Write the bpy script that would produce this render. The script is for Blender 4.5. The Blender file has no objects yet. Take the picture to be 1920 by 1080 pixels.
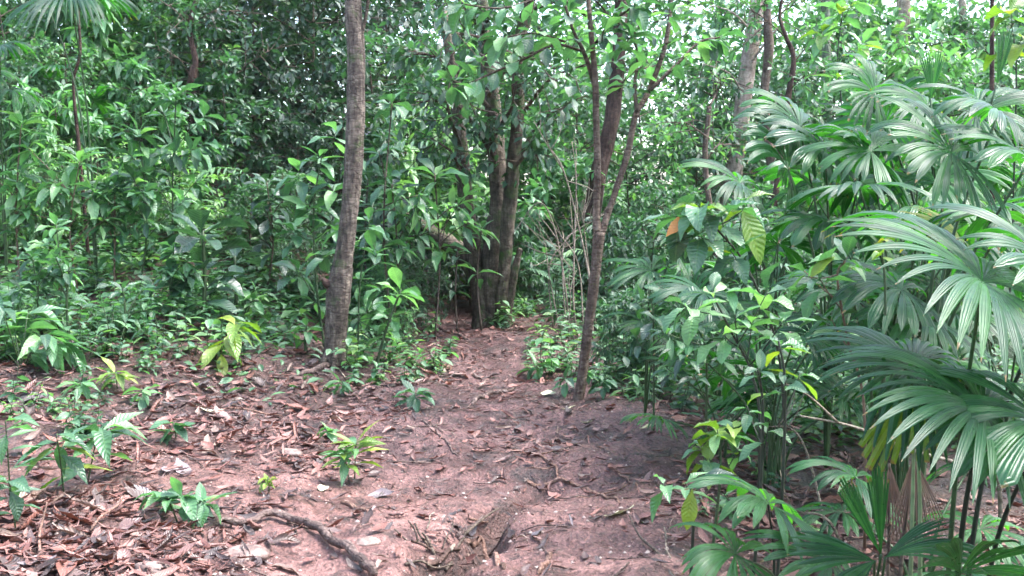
import bpy, math, random
import numpy as np
from mathutils import Vector, Matrix

# ------------------------------------------------------------------ camera, sky, sun, exposure
S = bpy.context.scene
COL = S.collection
F = 1844.0                      # focal length in photo pixels (1920 wide)
HZ = 380.0                      # photo row of the horizon
PITCH = math.atan((540.0 - HZ) / F)
CAMZ = 1.55
cam_d = bpy.data.cameras.new('camera'); cam = bpy.data.objects.new('camera', cam_d); COL.objects.link(cam)
cam_d.sensor_width = 36.0; cam_d.lens = F / 1920.0 * 36.0
cam_d.clip_start = 0.05; cam_d.clip_end = 2000.0
cam.location = (0, 0, CAMZ); cam.rotation_euler = (math.pi / 2 - PITCH, 0, 0)
S.camera = cam

SUN_EL, SUN_AZ = math.radians(62), math.radians(84)      # azimuth from +Y towards +X
W = bpy.data.worlds.new('World'); S.world = W; W.use_nodes = True
nt = W.node_tree; nt.nodes.clear()
sky = nt.nodes.new('ShaderNodeTexSky'); sky.sky_type = 'NISHITA'; sky.sun_disc = False
sky.sun_elevation = SUN_EL; sky.sun_rotation = SUN_AZ
sky.air_density = 1.0; sky.dust_density = 2.5; sky.ozone_density = 1.0
hs = nt.nodes.new('ShaderNodeHueSaturation'); hs.inputs['Saturation'].default_value = 0.85
bg = nt.nodes.new('ShaderNodeBackground'); bg.inputs['Strength'].default_value = 0.15
wo = nt.nodes.new('ShaderNodeOutputWorld')
nt.links.new(sky.outputs[0], hs.inputs['Color']); nt.links.new(hs.outputs[0], bg.inputs[0]); nt.links.new(bg.outputs[0], wo.inputs[0])
sd = bpy.data.lights.new('sun', 'SUN'); sd.energy = 1.5; sd.angle = math.radians(28); sd.color = (1.0, 0.98, 0.96)
sun = bpy.data.objects.new('sun', sd); COL.objects.link(sun)
sv = Vector((math.sin(SUN_AZ) * math.cos(SUN_EL), math.cos(SUN_AZ) * math.cos(SUN_EL), math.sin(SUN_EL)))
sun.rotation_euler = (-sv).to_track_quat('-Z', 'Y').to_euler(); sun.location = sv * 30
S.view_settings.view_transform = 'Standard'; S.view_settings.look = 'None'
S.view_settings.exposure = 2.6; S.view_settings.gamma = 1.0
S.view_settings.use_curve_mapping = False
S.render.engine = 'CYCLES'
S.render.filter_size = 1.8
S.cycles.max_bounces = 5; S.cycles.diffuse_bounces = 3; S.cycles.glossy_bounces = 2
S.cycles.transmission_bounces = 4; S.cycles.transparent_max_bounces = 4
S.cycles.caustics_reflective = False; S.cycles.caustics_refractive = False
S.cycles.sample_clamp_indirect = 6.0
S.cycles.use_denoising = True
S.cycles.use_adaptive_sampling = True; S.cycles.adaptive_threshold = 0.02
try:
    S.cycles.denoiser = 'OPENIMAGEDENOISE'; S.cycles.denoising_prefilter = 'FAST'
except Exception:
    pass

rng = np.random.RandomState(7)
random.seed(7)
U = lambda a, b: float(rng.uniform(a, b))

# ------------------------------------------------------------------ geometry of the view -> place
def ray(px, py):
    a, b = (px - 960.0) / F, (540.0 - py) / F
    c, s = math.cos(PITCH), math.sin(PITCH)
    return np.array([a, c + b * s, -s + b * c])
def at(px, py, Y):
    d = ray(px, py); d = d * (Y / d[1])
    return np.array([d[0], d[1], d[2] + CAMZ])

def _hash(i, j, seed):
    n = (i.astype(np.int64) * 374761393 + j.astype(np.int64) * 668265263 + seed * 982451653) & 0x7fffffff
    n = ((n ^ (n >> 13)) * 1274126177) & 0x7fffffff
    return ((n ^ (n >> 16)) & 0xffff) / 65535.0
def vnoise(x, y, seed=0):
    x = np.asarray(x, float); y = np.asarray(y, float)
    i, j = np.floor(x), np.floor(y); u, v = x - i, y - j
    u, v = u * u * (3 - 2 * u), v * v * (3 - 2 * v)
    a, b, c, d = _hash(i, j, seed), _hash(i + 1, j, seed), _hash(i, j + 1, seed), _hash(i + 1, j + 1, seed)
    return (a * (1 - u) + b * u) * (1 - v) + (c * (1 - u) + d * u) * v - 0.5
def sst(a, b, x):
    t = np.clip((np.asarray(x, float) - a) / (b - a), 0, 1); return t * t * (3 - 2 * t)

PY_ = [2.0, 4.1, 5.5, 6.8, 8.0, 9.2, 10.8, 12.4, 15.0, 20.0]
PL_ = [-1.0, -1.25, -1.3, -1.1, -0.90, -0.70, -0.82, -1.12, -1.5, -2.2]
PR_ = [0.6, 0.70, 0.92, 1.18, 0.80, 0.30, 0.0, -0.30, -0.9, -1.5]
def path_lr(y):
    return np.interp(y, PY_, PL_), np.interp(y, PY_, PR_)
def path_in(x, y):
    """>0 inside the trail, metres from its edge"""
    l, r = path_lr(y)
    w = 0.18 * vnoise(np.asarray(y) * 1.7, np.asarray(x) * 0.7, 3)
    return np.minimum(x - l + w, r + w - x)

def gully(x, y):
    cx = np.interp(y, [3.4, 4.3, 5.0, 5.6, 6.4], [-0.36, -0.28, -0.12, 0.10, 0.35]) + 0.05 * np.sin(y * 7)
    return np.exp(-((x - cx) / 0.10) ** 2) * sst(6.3, 5.0, y)
def H(x, y):
    x = np.asarray(x, float); y = np.asarray(y, float)
    h = 1.95 * sst(8.7, 15.5, y) * sst(-0.7, -3.6, x)
    h = h + 0.42 * sst(-1.9, -4.4, x) * sst(6.0, 9.5, y)
    h = h + 0.085 * np.clip(y - 12.6, 0, 14)
    h = h + 0.30 * sst(-0.7, -3.2, x) * sst(12.5, 7, y)
    h = h - 0.20 * sst(1.1, 2.2, x) * sst(4.5, 6.5, y) - 0.06 * sst(0.9, 1.6, x)
    pin = path_in(x, y)
    h = h - 0.05 * sst(0.0, 0.5, pin)
    near = sst(26, 8, y)
    h = h + 0.16 * vnoise(x * 0.55, y * 0.55, 1) + 0.07 * vnoise(x * 1.6, y * 1.6, 2)
    h = h + near * (0.055 * vnoise(x * 4.2, y * 4.2, 4) + 0.034 * vnoise(x * 10, y * 10, 5) + 0.020 * vnoise(x * 21, y * 21, 6))
    h = h - 0.23 * gully(x, y)
    h = h + 0.07 * np.exp(-((x + 0.62) / 0.22) ** 2 - ((y - 4.55) / 0.35) ** 2)     # clay hump beside the gully
    h = h + 0.05 * np.exp(-((x + 3.05) / 0.6) ** 2 - ((y - 9.2) / 0.7) ** 2)
    return h
def Hf(x, y):
    return float(H(np.array([x]), np.array([y]))[0])
def hit(px, py, ymax=40.0):
    d = ray(px, py); d = d / d[1]
    ys = np.concatenate([np.linspace(2.0, 12, 500), np.linspace(12.03, ymax, 500)])
    z = CAMZ + d[2] * ys; g = H(d[0] * ys, ys)
    k = np.where(z <= g)[0]
    i = int(k[0]) if len(k) else len(ys) - 1
    y = ys[i]; return np.array([d[0] * y, y, float(g[i])])
def gnorm(x, y, e=0.04):
    n = np.array([-(Hf(x + e, y) - Hf(x - e, y)) / (2 * e), -(Hf(x, y + e) - Hf(x, y - e)) / (2 * e), 1.0])
    return n / np.linalg.norm(n)

# ------------------------------------------------------------------ materials
def ramp(nt, stops, fac=None):
    r = nt.nodes.new('ShaderNodeValToRGB'); e = r.color_ramp.elements
    while len(e) < len(stops): e.new(0.5)
    for k, (p, c) in enumerate(stops):
        e[k].position = p; e[k].color = (*c, 1.0)
    if fac is not None: nt.links.new(fac, r.inputs[0])
    return r
def math_n(nt, op, a, b=None, c=None, clamp=False):
    n = nt.nodes.new('ShaderNodeMath'); n.operation = op; n.use_clamp = clamp
    for k, v in enumerate((a, b, c)):
        if v is None: continue
        if isinstance(v, (int, float)): n.inputs[k].default_value = v
        else: nt.links.new(v, n.inputs[k])
    return n.outputs[0]
def noise_n(nt, vec, scale, detail=4, rough=0.55, dist=0.0):
    n = nt.nodes.new('ShaderNodeTexNoise'); n.inputs['Scale'].default_value = scale
    n.inputs['Detail'].default_value = detail; n.inputs['Roughness'].default_value = rough; n.inputs['Distortion'].default_value = dist
    if vec is not None: nt.links.new(vec, n.inputs['Vector'])
    return n
def mix_c(nt, fac, a, b, mode='MIX'):
    m = nt.nodes.new('ShaderNodeMix'); m.data_type = 'RGBA'; m.blend_type = mode
    for sock, v in ((m.inputs[0], fac), (m.inputs[6], a), (m.inputs[7], b)):
        if isinstance(v, (int, float)): sock.default_value = v
        elif isinstance(v, tuple): sock.default_value = (*v, 1.0)
        else: nt.links.new(v, sock)
    return m.outputs[2]
def bump_n(nt, h, strength, dist, prev=None):
    b = nt.nodes.new('ShaderNodeBump'); b.inputs['Strength'].default_value = strength; b.inputs['Distance'].default_value = dist
    nt.links.new(h, b.inputs['Height'])
    if prev is not None: nt.links.new(prev, b.inputs['Normal'])
    return b.outputs[0]
def newmat(name):
    m = bpy.data.materials.new(name); m.use_nodes = True; m.node_tree.nodes.clear()
    o = m.node_tree.nodes.new('ShaderNodeOutputMaterial'); return m, m.node_tree, o
def pos_n(nt):
    return nt.nodes.new('ShaderNodeNewGeometry').outputs['Position']

def leafmat(name, stops, rough=0.42, trans=0.33, tcol=(1.35, 1.75, 0.75), spec=0.85, spread=0.7, veins=10.0, vein_bump=0.35, vein_light=0.35, spots=None, coat=0.0, tips=None, rib=0.0):
    m, nt, o = newmat(name); L = nt.links
    att = nt.nodes.new('ShaderNodeAttribute'); att.attribute_name = 'lc'
    sep = nt.nodes.new('ShaderNodeSeparateXYZ'); L.new(att.outputs['Vector'], sep.inputs[0])
    inf = nt.nodes.new('ShaderNodeObjectInfo')
    r = math_n(nt, 'MULTIPLY_ADD', inf.outputs['Random'], spread, -0.5 * spread)
    fac = math_n(nt, 'ADD', sep.outputs[2], r, clamp=True)
    base = ramp(nt, stops, fac).outputs[0]
    p = pos_n(nt)
    n1 = noise_n(nt, p, 9.0, 3)
    base = mix_c(nt, 1.0, base, ramp(nt, [(0.3, (0.72, 0.72, 0.72)), (0.7, (1.2, 1.2, 1.2))], n1.outputs[0]).outputs[0], 'MULTIPLY')
    au = math_n(nt, 'ABSOLUTE', sep.outputs[0])
    if vein_light > 0:
        mid = math_n(nt, 'SUBTRACT', 1.0, math_n(nt, 'MULTIPLY', au, 11.0), clamp=True)
        base = mix_c(nt, math_n(nt, 'MULTIPLY', mid, vein_light), base, stops[-1][1])
    if spots is not None:
        n2 = noise_n(nt, p, 22.0, 3)
        f = ramp(nt, [(spots[1], (0, 0, 0)), (spots[1] + 0.06, (1, 1, 1))], n2.outputs[0]).outputs[0]
        base = mix_c(nt, f, base, spots[0])
    if tips is not None:
        tn = math_n(nt, 'ADD', sep.outputs[1], math_n(nt, 'MULTIPLY', noise_n(nt, p, 30.0, 3).outputs[0], 0.22))
        base = mix_c(nt, ramp(nt, [(0.985, (0, 0, 0)), (1.0, (0.9,) * 3)], math_n(nt, 'MULTIPLY', tn, 0.91)).outputs[0], base, tips)
        blot = noise_n(nt, p, 11.0, 5, 0.7)
        base = mix_c(nt, ramp(nt, [(0.66, (0, 0, 0)), (0.72, (0.55,) * 3)], blot.outputs[0]).outputs[0], base, stops[-1][1])
    hv = math_n(nt, 'SINE', math_n(nt, 'MULTIPLY', sep.outputs[0], rib)) if rib else math_n(nt, 'SINE', math_n(nt, 'MULTIPLY', math_n(nt, 'SUBTRACT', sep.outputs[1], math_n(nt, 'MULTIPLY', au, 0.16)), veins * 6.283))
    nb = bump_n(nt, hv, 0.35 if rib else vein_bump, 0.003 if rib else 0.004)
    pb = nt.nodes.new('ShaderNodeBsdfPrincipled')
    L.new(base, pb.inputs['Base Color']); pb.inputs['Roughness'].default_value = rough
    pb.inputs['Specular IOR Level'].default_value = spec; L.new(nb, pb.inputs['Normal'])
    pb.inputs['Coat Weight'].default_value = coat; pb.inputs['Coat Roughness'].default_value = 0.25
    rr = ramp(nt, [(0.3, (rough * 0.8,) * 3), (0.7, (min(1, rough * 1.3),) * 3)], noise_n(nt, p, 14.0, 2).outputs[0])
    L.new(rr.outputs[0], pb.inputs['Roughness'])
    if trans > 0:
        tr = nt.nodes.new('ShaderNodeBsdfTranslucent')
        L.new(mix_c(nt, 1.0, base, tcol, 'MULTIPLY'), tr.inputs[0])
        mx = nt.nodes.new('ShaderNodeMixShader'); mx.inputs[0].default_value = trans
        L.new(pb.outputs[0], mx.inputs[1]); L.new(tr.outputs[0], mx.inputs[2]); L.new(mx.outputs[0], o.inputs[0])
    else:
        L.new(pb.outputs[0], o.inputs[0])
    return m

MAT = {}
MAT['dark'] = leafmat('dark_glossy_shaded_leaf', [(0.0, (0.019, 0.046, 0.032)), (0.5, (0.034, 0.083, 0.052)), (0.85, (0.058, 0.132, 0.072)), (1.0, (0.11, 0.21, 0.08))], 0.36, 0.24)  # dark-leaved kinds, lowered further so thicket shade is partly in the colour
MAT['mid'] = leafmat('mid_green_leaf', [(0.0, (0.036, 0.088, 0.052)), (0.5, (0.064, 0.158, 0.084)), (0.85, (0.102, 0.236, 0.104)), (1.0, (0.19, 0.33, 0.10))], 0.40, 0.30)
MAT['pale'] = leafmat('pale_green_leaf', [(0.0, (0.074, 0.170, 0.095)), (0.5, (0.128, 0.288, 0.132)), (1.0, (0.25, 0.42, 0.16))], 0.36, 0.34)
MAT['young'] = leafmat('yellow_green_leaf', [(0.0, (0.10, 0.20, 0.04)), (0.5, (0.18, 0.31, 0.05)), (1.0, (0.36, 0.42, 0.07))], 0.40, 0.40, (1.3, 1.5, 0.5))
MAT['palm'] = leafmat('palm_leaf', [(0.0, (0.016, 0.058, 0.030)), (0.5, (0.028, 0.096, 0.044)), (1.0, (0.070, 0.180, 0.066))], 0.33, 0.36, (1.7, 2.9, 0.4), spec=0.42, tips=(0.20, 0.12, 0.06), rib=14.0, veins=0.0, vein_bump=0.0, vein_light=0.5)
MAT['palmy'] = leafmat('yellowing_palm_leaf', [(0.0, (0.11, 0.20, 0.03)), (0.5, (0.20, 0.30, 0.03)), (1.0, (0.34, 0.36, 0.04))], 0.42, 0.42, (1.3, 1.5, 0.35), tips=(0.25, 0.13, 0.04), rib=14.0, veins=0.0, vein_bump=0.0, vein_light=0.5, spots=((0.42, 0.22, 0.03), 0.62))
MAT['orange'] = leafmat('orange_leaf', [(0.0, (0.45, 0.12, 0.03)), (1.0, (0.60, 0.28, 0.06))], 0.45, 0.35, (1.2, 1.0, 0.6))
MAT['dead'] = leafmat('dead_leaf', [(0.0, (0.040, 0.026, 0.028)), (0.2, (0.105, 0.050, 0.046)), (0.42, (0.185, 0.072, 0.058)), (0.62, (0.25, 0.110, 0.088)), (0.88, (0.27, 0.160, 0.140)), (1.0, (0.31, 0.18, 0.12))], 0.5, 0.08, (1.2, 0.9, 0.7), spread=0.9, vein_light=0.2)
DRYCOL = {'dry_rust': 'rust-red', 'dry_tan': 'tan', 'dry_dark': 'dark brown', 'dry_pink': 'pinkish brown'}
for _k, _a, _b in (('dry_rust', (0.17, 0.065, 0.050), (0.25, 0.100, 0.072)), ('dry_tan', (0.20, 0.13, 0.105), (0.30, 0.21, 0.17)), ('dry_dark', (0.055, 0.034, 0.032), (0.105, 0.060, 0.050)), ('dry_pink', (0.20, 0.100, 0.086), (0.27, 0.145, 0.125))):
    MAT[_k] = leafmat(_k + '_leaf', [(0.0, _a), (1.0, _b)], 0.45, 0.08, (1.2, 0.9, 0.7), spread=0.9, vein_light=0.2)
MAT['greyleaf'] = leafmat('grey_dead_leaf', [(0.0, (0.11, 0.088, 0.098)), (0.6, (0.19, 0.15, 0.16)), (1.0, (0.28, 0.22, 0.22))], 0.42, 0.05, (1, 1, 1), spread=0.8)
MAT['creamleaf'] = leafmat('cream_dead_leaf', [(0.0, (0.52, 0.50, 0.30)), (1.0, (0.72, 0.68, 0.50))], 0.5, 0.1, (1, 1, 0.8))
MAT['deadpalm'] = leafmat('dead_palm_leaf', [(0.0, (0.07, 0.035, 0.028)), (0.5, (0.15, 0.07, 0.05)), (1.0, (0.26, 0.16, 0.11))], 0.6, 0.1, (1, 0.8, 0.6), veins=0.0, vein_bump=0.0)

def barkmat(name, dark, mid, light, moss=0.0, band=0.6, scale=1.0, mossc=(0.05, 0.09, 0.025)):
    m, nt, o = newmat(name); L = nt.links
    p = pos_n(nt)
    mp = nt.nodes.new('ShaderNodeMapping'); mp.inputs['Scale'].default_value = (scale * 9, scale * 9, scale * 30); L.new(p, mp.inputs[0])
    mv = nt.nodes.new('ShaderNodeMapping'); mv.inputs['Scale'].default_value = (scale * 34, scale * 34, scale * 6); L.new(p, mv.inputs[0])
    a = noise_n(nt, mp.outputs[0], 1.0, 5, 0.6); b = noise_n(nt, p, 7 * scale, 4, 0.6); c = noise_n(nt, mv.outputs[0], 1.0, 4, 0.6)
    f = math_n(nt, 'ADD', math_n(nt, 'MULTIPLY', a.outputs[0], band), math_n(nt, 'MULTIPLY', c.outputs[0], 1.0 - band))
    col = ramp(nt, [(0.34, dark), (0.5, mid), (0.68, light)], f).outputs[0]
    col = mix_c(nt, ramp(nt, [(0.58, (0, 0, 0)), (0.70, (0.6, 0.6, 0.6))], b.outputs[0]).outputs[0], col, tuple(min(1, v * 1.35) for v in light))
    big = noise_n(nt, p, 3.0 * scale, 5, 0.7)
    col = mix_c(nt, 1.0, col, ramp(nt, [(0.35, (0.45,) * 3), (0.5, (0.95,) * 3), (0.66, (1.35,) * 3)], big.outputs[0]).outputs[0], 'MULTIPLY')
    crk = nt.nodes.new('ShaderNodeTexVoronoi'); crk.feature = 'DISTANCE_TO_EDGE'; crk.inputs['Scale'].default_value = 1.0; L.new(mp.outputs[0], crk.inputs['Vector'])
    col = mix_c(nt, ramp(nt, [(0.02, (0.4,) * 3), (0.09, (0, 0, 0))], crk.outputs['Distance']).outputs[0], col, dark)
    if moss > 0:
        d = noise_n(nt, p, 4.5 * scale, 5, 0.65)
        col = mix_c(nt, ramp(nt, [(0.62 - 0.3 * moss, (0, 0, 0)), (0.75 - 0.25 * moss, (0.85,) * 3)], d.outputs[0]).outputs[0], col, mossc)
    pb = nt.nodes.new('ShaderNodeBsdfPrincipled'); L.new(col, pb.inputs['Base Color']); pb.inputs['Roughness'].default_value = 0.82
    pb.inputs['Specular IOR Level'].default_value = 0.25
    L.new(bump_n(nt, ramp(nt, [(0.0, (0, 0, 0)), (0.12, (1, 1, 1))], crk.outputs['Distance']).outputs[0], 0.5, 0.01, bump_n(nt, b.outputs[0], 0.6, 0.03, bump_n(nt, f, 1.0, 0.018))), pb.inputs['Normal'])
    L.new(pb.outputs[0], o.inputs[0]); return m
MAT['bark_grey'] = barkmat('grey_brown_bark', (0.035, 0.026, 0.024), (0.120, 0.095, 0.080), (0.25, 0.205, 0.165), 0.2, 0.35)
MAT['bark_mossy'] = barkmat('mossy_bark', (0.036, 0.028, 0.022), (0.092, 0.072, 0.055), (0.18, 0.145, 0.115), 0.36, 0.35)
MAT['bark_brown'] = barkmat('brown_bark', (0.055, 0.036, 0.030), (0.12, 0.085, 0.068), (0.22, 0.17, 0.14), 0.10, 0.5)
MAT['bark_dark'] = barkmat('dark_reddish_bark', (0.030, 0.020, 0.017), (0.075, 0.045, 0.037), (0.13, 0.085, 0.07), 0.05, 0.3)
MAT['bark_pale'] = barkmat('pale_pinkish_bark', (0.22, 0.16, 0.135), (0.40, 0.31, 0.26), (0.55, 0.46, 0.40), 0.10, 0.5)
MAT['bark_green'] = barkmat('greenish_bark', (0.05, 0.06, 0.045), (0.12, 0.14, 0.10), (0.22, 0.24, 0.18), 0.3, 0.5)
MAT['twig_pale'] = barkmat('pale_dry_twig', (0.14, 0.11, 0.085), (0.26, 0.21, 0.17), (0.40, 0.34, 0.28), 0.0, 0.3)
MAT['twig'] = barkmat('brown_twig', (0.045, 0.034, 0.028), (0.10, 0.075, 0.06), (0.18, 0.14, 0.11), 0.0, 0.3)
MAT['root'] = barkmat('wet_root', (0.060, 0.040, 0.036), (0.14, 0.098, 0.088), (0.25, 0.185, 0.165), 0.0, 0.3, 1.6)
MAT['rootred'] = barkmat('reddish_root', (0.10, 0.055, 0.042), (0.20, 0.115, 0.09), (0.33, 0.22, 0.18), 0.0, 0.3, 1.6)

def plainmat(name, c, rough=0.5, var=0.25, spec=0.4):
    m, nt, o = newmat(name); L = nt.links
    n = noise_n(nt, pos_n(nt), 18.0, 4)
    col = mix_c(nt, 1.0, c, ramp(nt, [(0.3, (1 - var,) * 3), (0.7, (1 + var,) * 3)], n.outputs[0]).outputs[0], 'MULTIPLY')
    pb = nt.nodes.new('ShaderNodeBsdfPrincipled'); L.new(col, pb.inputs['Base Color']); pb.inputs['Roughness'].default_value = rough
    pb.inputs['Specular IOR Level'].default_value = spec
    L.new(bump_n(nt, n.outputs[0], 0.3, 0.01), pb.inputs['Normal']); L.new(pb.outputs[0], o.inputs[0]); return m
MAT['stem'] = plainmat('green_stem', (0.045, 0.075, 0.032))
MAT['stem_dark'] = plainmat('dark_stem', (0.030, 0.036, 0.026))
MAT['stem_red'] = plainmat('reddish_stem', (0.16, 0.10, 0.07))
MAT['petiole'] = plainmat('petiole', (0.045, 0.085, 0.035), 0.4)
MAT['petiole_pale'] = plainmat('pale_petiole', (0.22, 0.30, 0.16), 0.4)
MAT['petiole_dark'] = plainmat('dark_petiole', (0.022, 0.034, 0.024), 0.4)

def soilmat():
    m, nt, o = newmat('clay_soil'); L = nt.links
    p = pos_n(nt)
    att = nt.nodes.new('ShaderNodeAttribute'); att.attribute_name = 'soil'
    sep = nt.nodes.new('ShaderNodeSeparateXYZ'); L.new(att.outputs['Vector'], sep.inputs[0])
    big = noise_n(nt, p, 1.4, 5, 0.6); med = noise_n(nt, p, 6.5, 6, 0.62, 0.4); fin = noise_n(nt, p, 42.0, 6, 0.65); vfin = noise_n(nt, p, 160.0, 4, 0.6)
    mp = nt.nodes.new('ShaderNodeMapping'); mp.inputs['Scale'].default_value = (1, 0.55, 1); L.new(p, mp.inputs[0])
    crumb = nt.nodes.new('ShaderNodeTexVoronoi'); crumb.inputs['Scale'].default_value = 55.0; L.new(mp.outputs[0], crumb.inputs['Vector'])
    f = math_n(nt, 'ADD', math_n(nt, 'MULTIPLY', big.outputs[0], 0.45), math_n(nt, 'MULTIPLY', med.outputs[0], 0.55))
    mud = ramp(nt, [(0.34, (0.036, 0.020, 0.020)), (0.44, (0.092, 0.049, 0.048)), (0.54, (0.158, 0.084, 0.081)), (0.66, (0.255, 0.142, 0.134))], f).outputs[0]
    clay = ramp(nt, [(0.34, (0.072, 0.037, 0.034)), (0.45, (0.190, 0.098, 0.088)), (0.55, (0.295, 0.157, 0.140)), (0.66, (0.40, 0.222, 0.198))], f).outputs[0]
    humus = ramp(nt, [(0.35, (0.042, 0.028, 0.024)), (0.6, (0.105, 0.066, 0.052))], f).outputs[0]
    col = mix_c(nt, sep.outputs[1], mud, clay)
    col = mix_c(nt, sep.outputs[0], col, humus)
    stain = ramp(nt, [(0.52, (0, 0, 0)), (0.62, (0.8,) * 3)], noise_n(nt, p, 3.4, 8, 0.72, 0.6).outputs[0]).outputs[0]
    col = mix_c(nt, stain, col, (0.045, 0.035, 0.034))
    col = mix_c(nt, 1.0, col, ramp(nt, [(0.32, (0.42,) * 3), (0.5, (0.98,) * 3), (0.68, (1.45,) * 3)], fin.outputs[0]).outputs[0], 'MULTIPLY')
    grit = ramp(nt, [(0.68, (0, 0, 0)), (0.74, (0.6,) * 3)], vfin.outputs[0]).outputs[0]
    col = mix_c(nt, grit, col, (0.42, 0.33, 0.30))
    pb = nt.nodes.new('ShaderNodeBsdfPrincipled'); L.new(col, pb.inputs['Base Color'])
    rr = ramp(nt, [(0.38, (0.28,) * 3), (0.58, (0.7,) * 3)], big.outputs[0]); L.new(rr.outputs[0], pb.inputs['Roughness'])
    pb.inputs['Specular IOR Level'].default_value = 0.45
    n1 = bump_n(nt, med.outputs[0], 0.9, 0.08)
    n2 = bump_n(nt, crumb.outputs['Distance'], 0.6, 0.02, n1)
    n3 = bump_n(nt, fin.outputs[0], 0.9, 0.03, n2)
    L.new(n3, pb.inputs['Normal']); L.new(pb.outputs[0], o.inputs[0]); return m
MAT['soil'] = soilmat()
def stonemat():
    m, nt, o = newmat('muddy_stone'); L = nt.links; p = pos_n(nt)
    a = noise_n(nt, p, 16, 6, 0.65); b = noise_n(nt, p, 70, 4)
    col = ramp(nt, [(0.35, (0.11, 0.070, 0.062)), (0.52, (0.22, 0.150, 0.130)), (0.68, (0.34, 0.25, 0.22))], a.outputs[0]).outputs[0]
    pb = nt.nodes.new('ShaderNodeBsdfPrincipled'); L.new(col, pb.inputs['Base Color']); pb.inputs['Roughness'].default_value = 0.55
    L.new(bump_n(nt, b.outputs[0], 0.5, 0.008, bump_n(nt, a.outputs[0], 0.6, 0.02)), pb.inputs['Normal']); L.new(pb.outputs[0], o.inputs[0]); return m
MAT['stone'] = stonemat()

# ------------------------------------------------------------------ mesh helpers
class MB:
    """collects points, faces (3 or 4 corners) and the leaf coordinate 'lc' (across, along, hue)"""
    def __init__(s): s.V, s.Q, s.T, s.C, s.n = [], [], [], [], 0
    def add(s, V, Q=None, T=None, C=None):
        V = np.asarray(V, float).reshape(-1, 3)
        if Q is not None and len(Q): s.Q.append(np.asarray(Q, int).reshape(-1, 4) + s.n)
        if T is not None and len(T): s.T.append(np.asarray(T, int).reshape(-1, 3) + s.n)
        s.V.append(V); s.C.append(np.zeros_like(V) if C is None else np.asarray(C, float).reshape(-1, 3)); s.n += len(V)
        return s
    def mesh(s, name, mat, attr='lc', smooth=True):
        V = np.concatenate(s.V) if s.V else np.zeros((0, 3))
        Q = np.concatenate(s.Q) if s.Q else np.zeros((0, 4), int)
        T = np.concatenate(s.T) if s.T else np.zeros((0, 3), int)
        me = bpy.data.meshes.new(name)
        me.vertices.add(len(V)); me.vertices.foreach_set('co', V.astype(np.float32).ravel())
        me.loops.add(Q.size + T.size); me.loops.foreach_set('vertex_index', np.concatenate([Q.ravel(), T.ravel()]).astype(np.int32))
        me.polygons.add(len(Q) + len(T))
        st = np.concatenate([np.arange(len(Q)) * 4, Q.size + np.arange(len(T)) * 3]).astype(np.int32)
        me.polygons.foreach_set('loop_start', st)
        me.polygons.foreach_set('use_smooth', np.full(len(Q) + len(T), smooth))
        a = me.attributes.new(attr, 'FLOAT_VECTOR', 'POINT'); a.data.foreach_set('vector', np.concatenate(s.C).astype(np.float32).ravel())
        me.materials.append(MAT[mat] if isinstance(mat, str) else mat)
        me.update(); me.validate(); return me
def link(name, me, parent=None, loc=None, M=None):
    o = bpy.data.objects.new(name, me); COL.objects.link(o)
    if parent is not None: o.parent = parent
    if M is not None: o.matrix_local = M
    elif loc is not None: o.location = loc
    return o
def tag(o, label=None, cat=None, group=None, kind=None):
    for k, v in (('label', label), ('category', cat), ('group', group), ('kind', kind)):
        if v: o[k] = v
    return o
def root(name, loc, label, cat, group=None):
    o = bpy.data.objects.new(name, None); COL.objects.link(o); o.location = tuple(loc); o.empty_display_size = 0.1
    return tag(o, label, cat, group)

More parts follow.
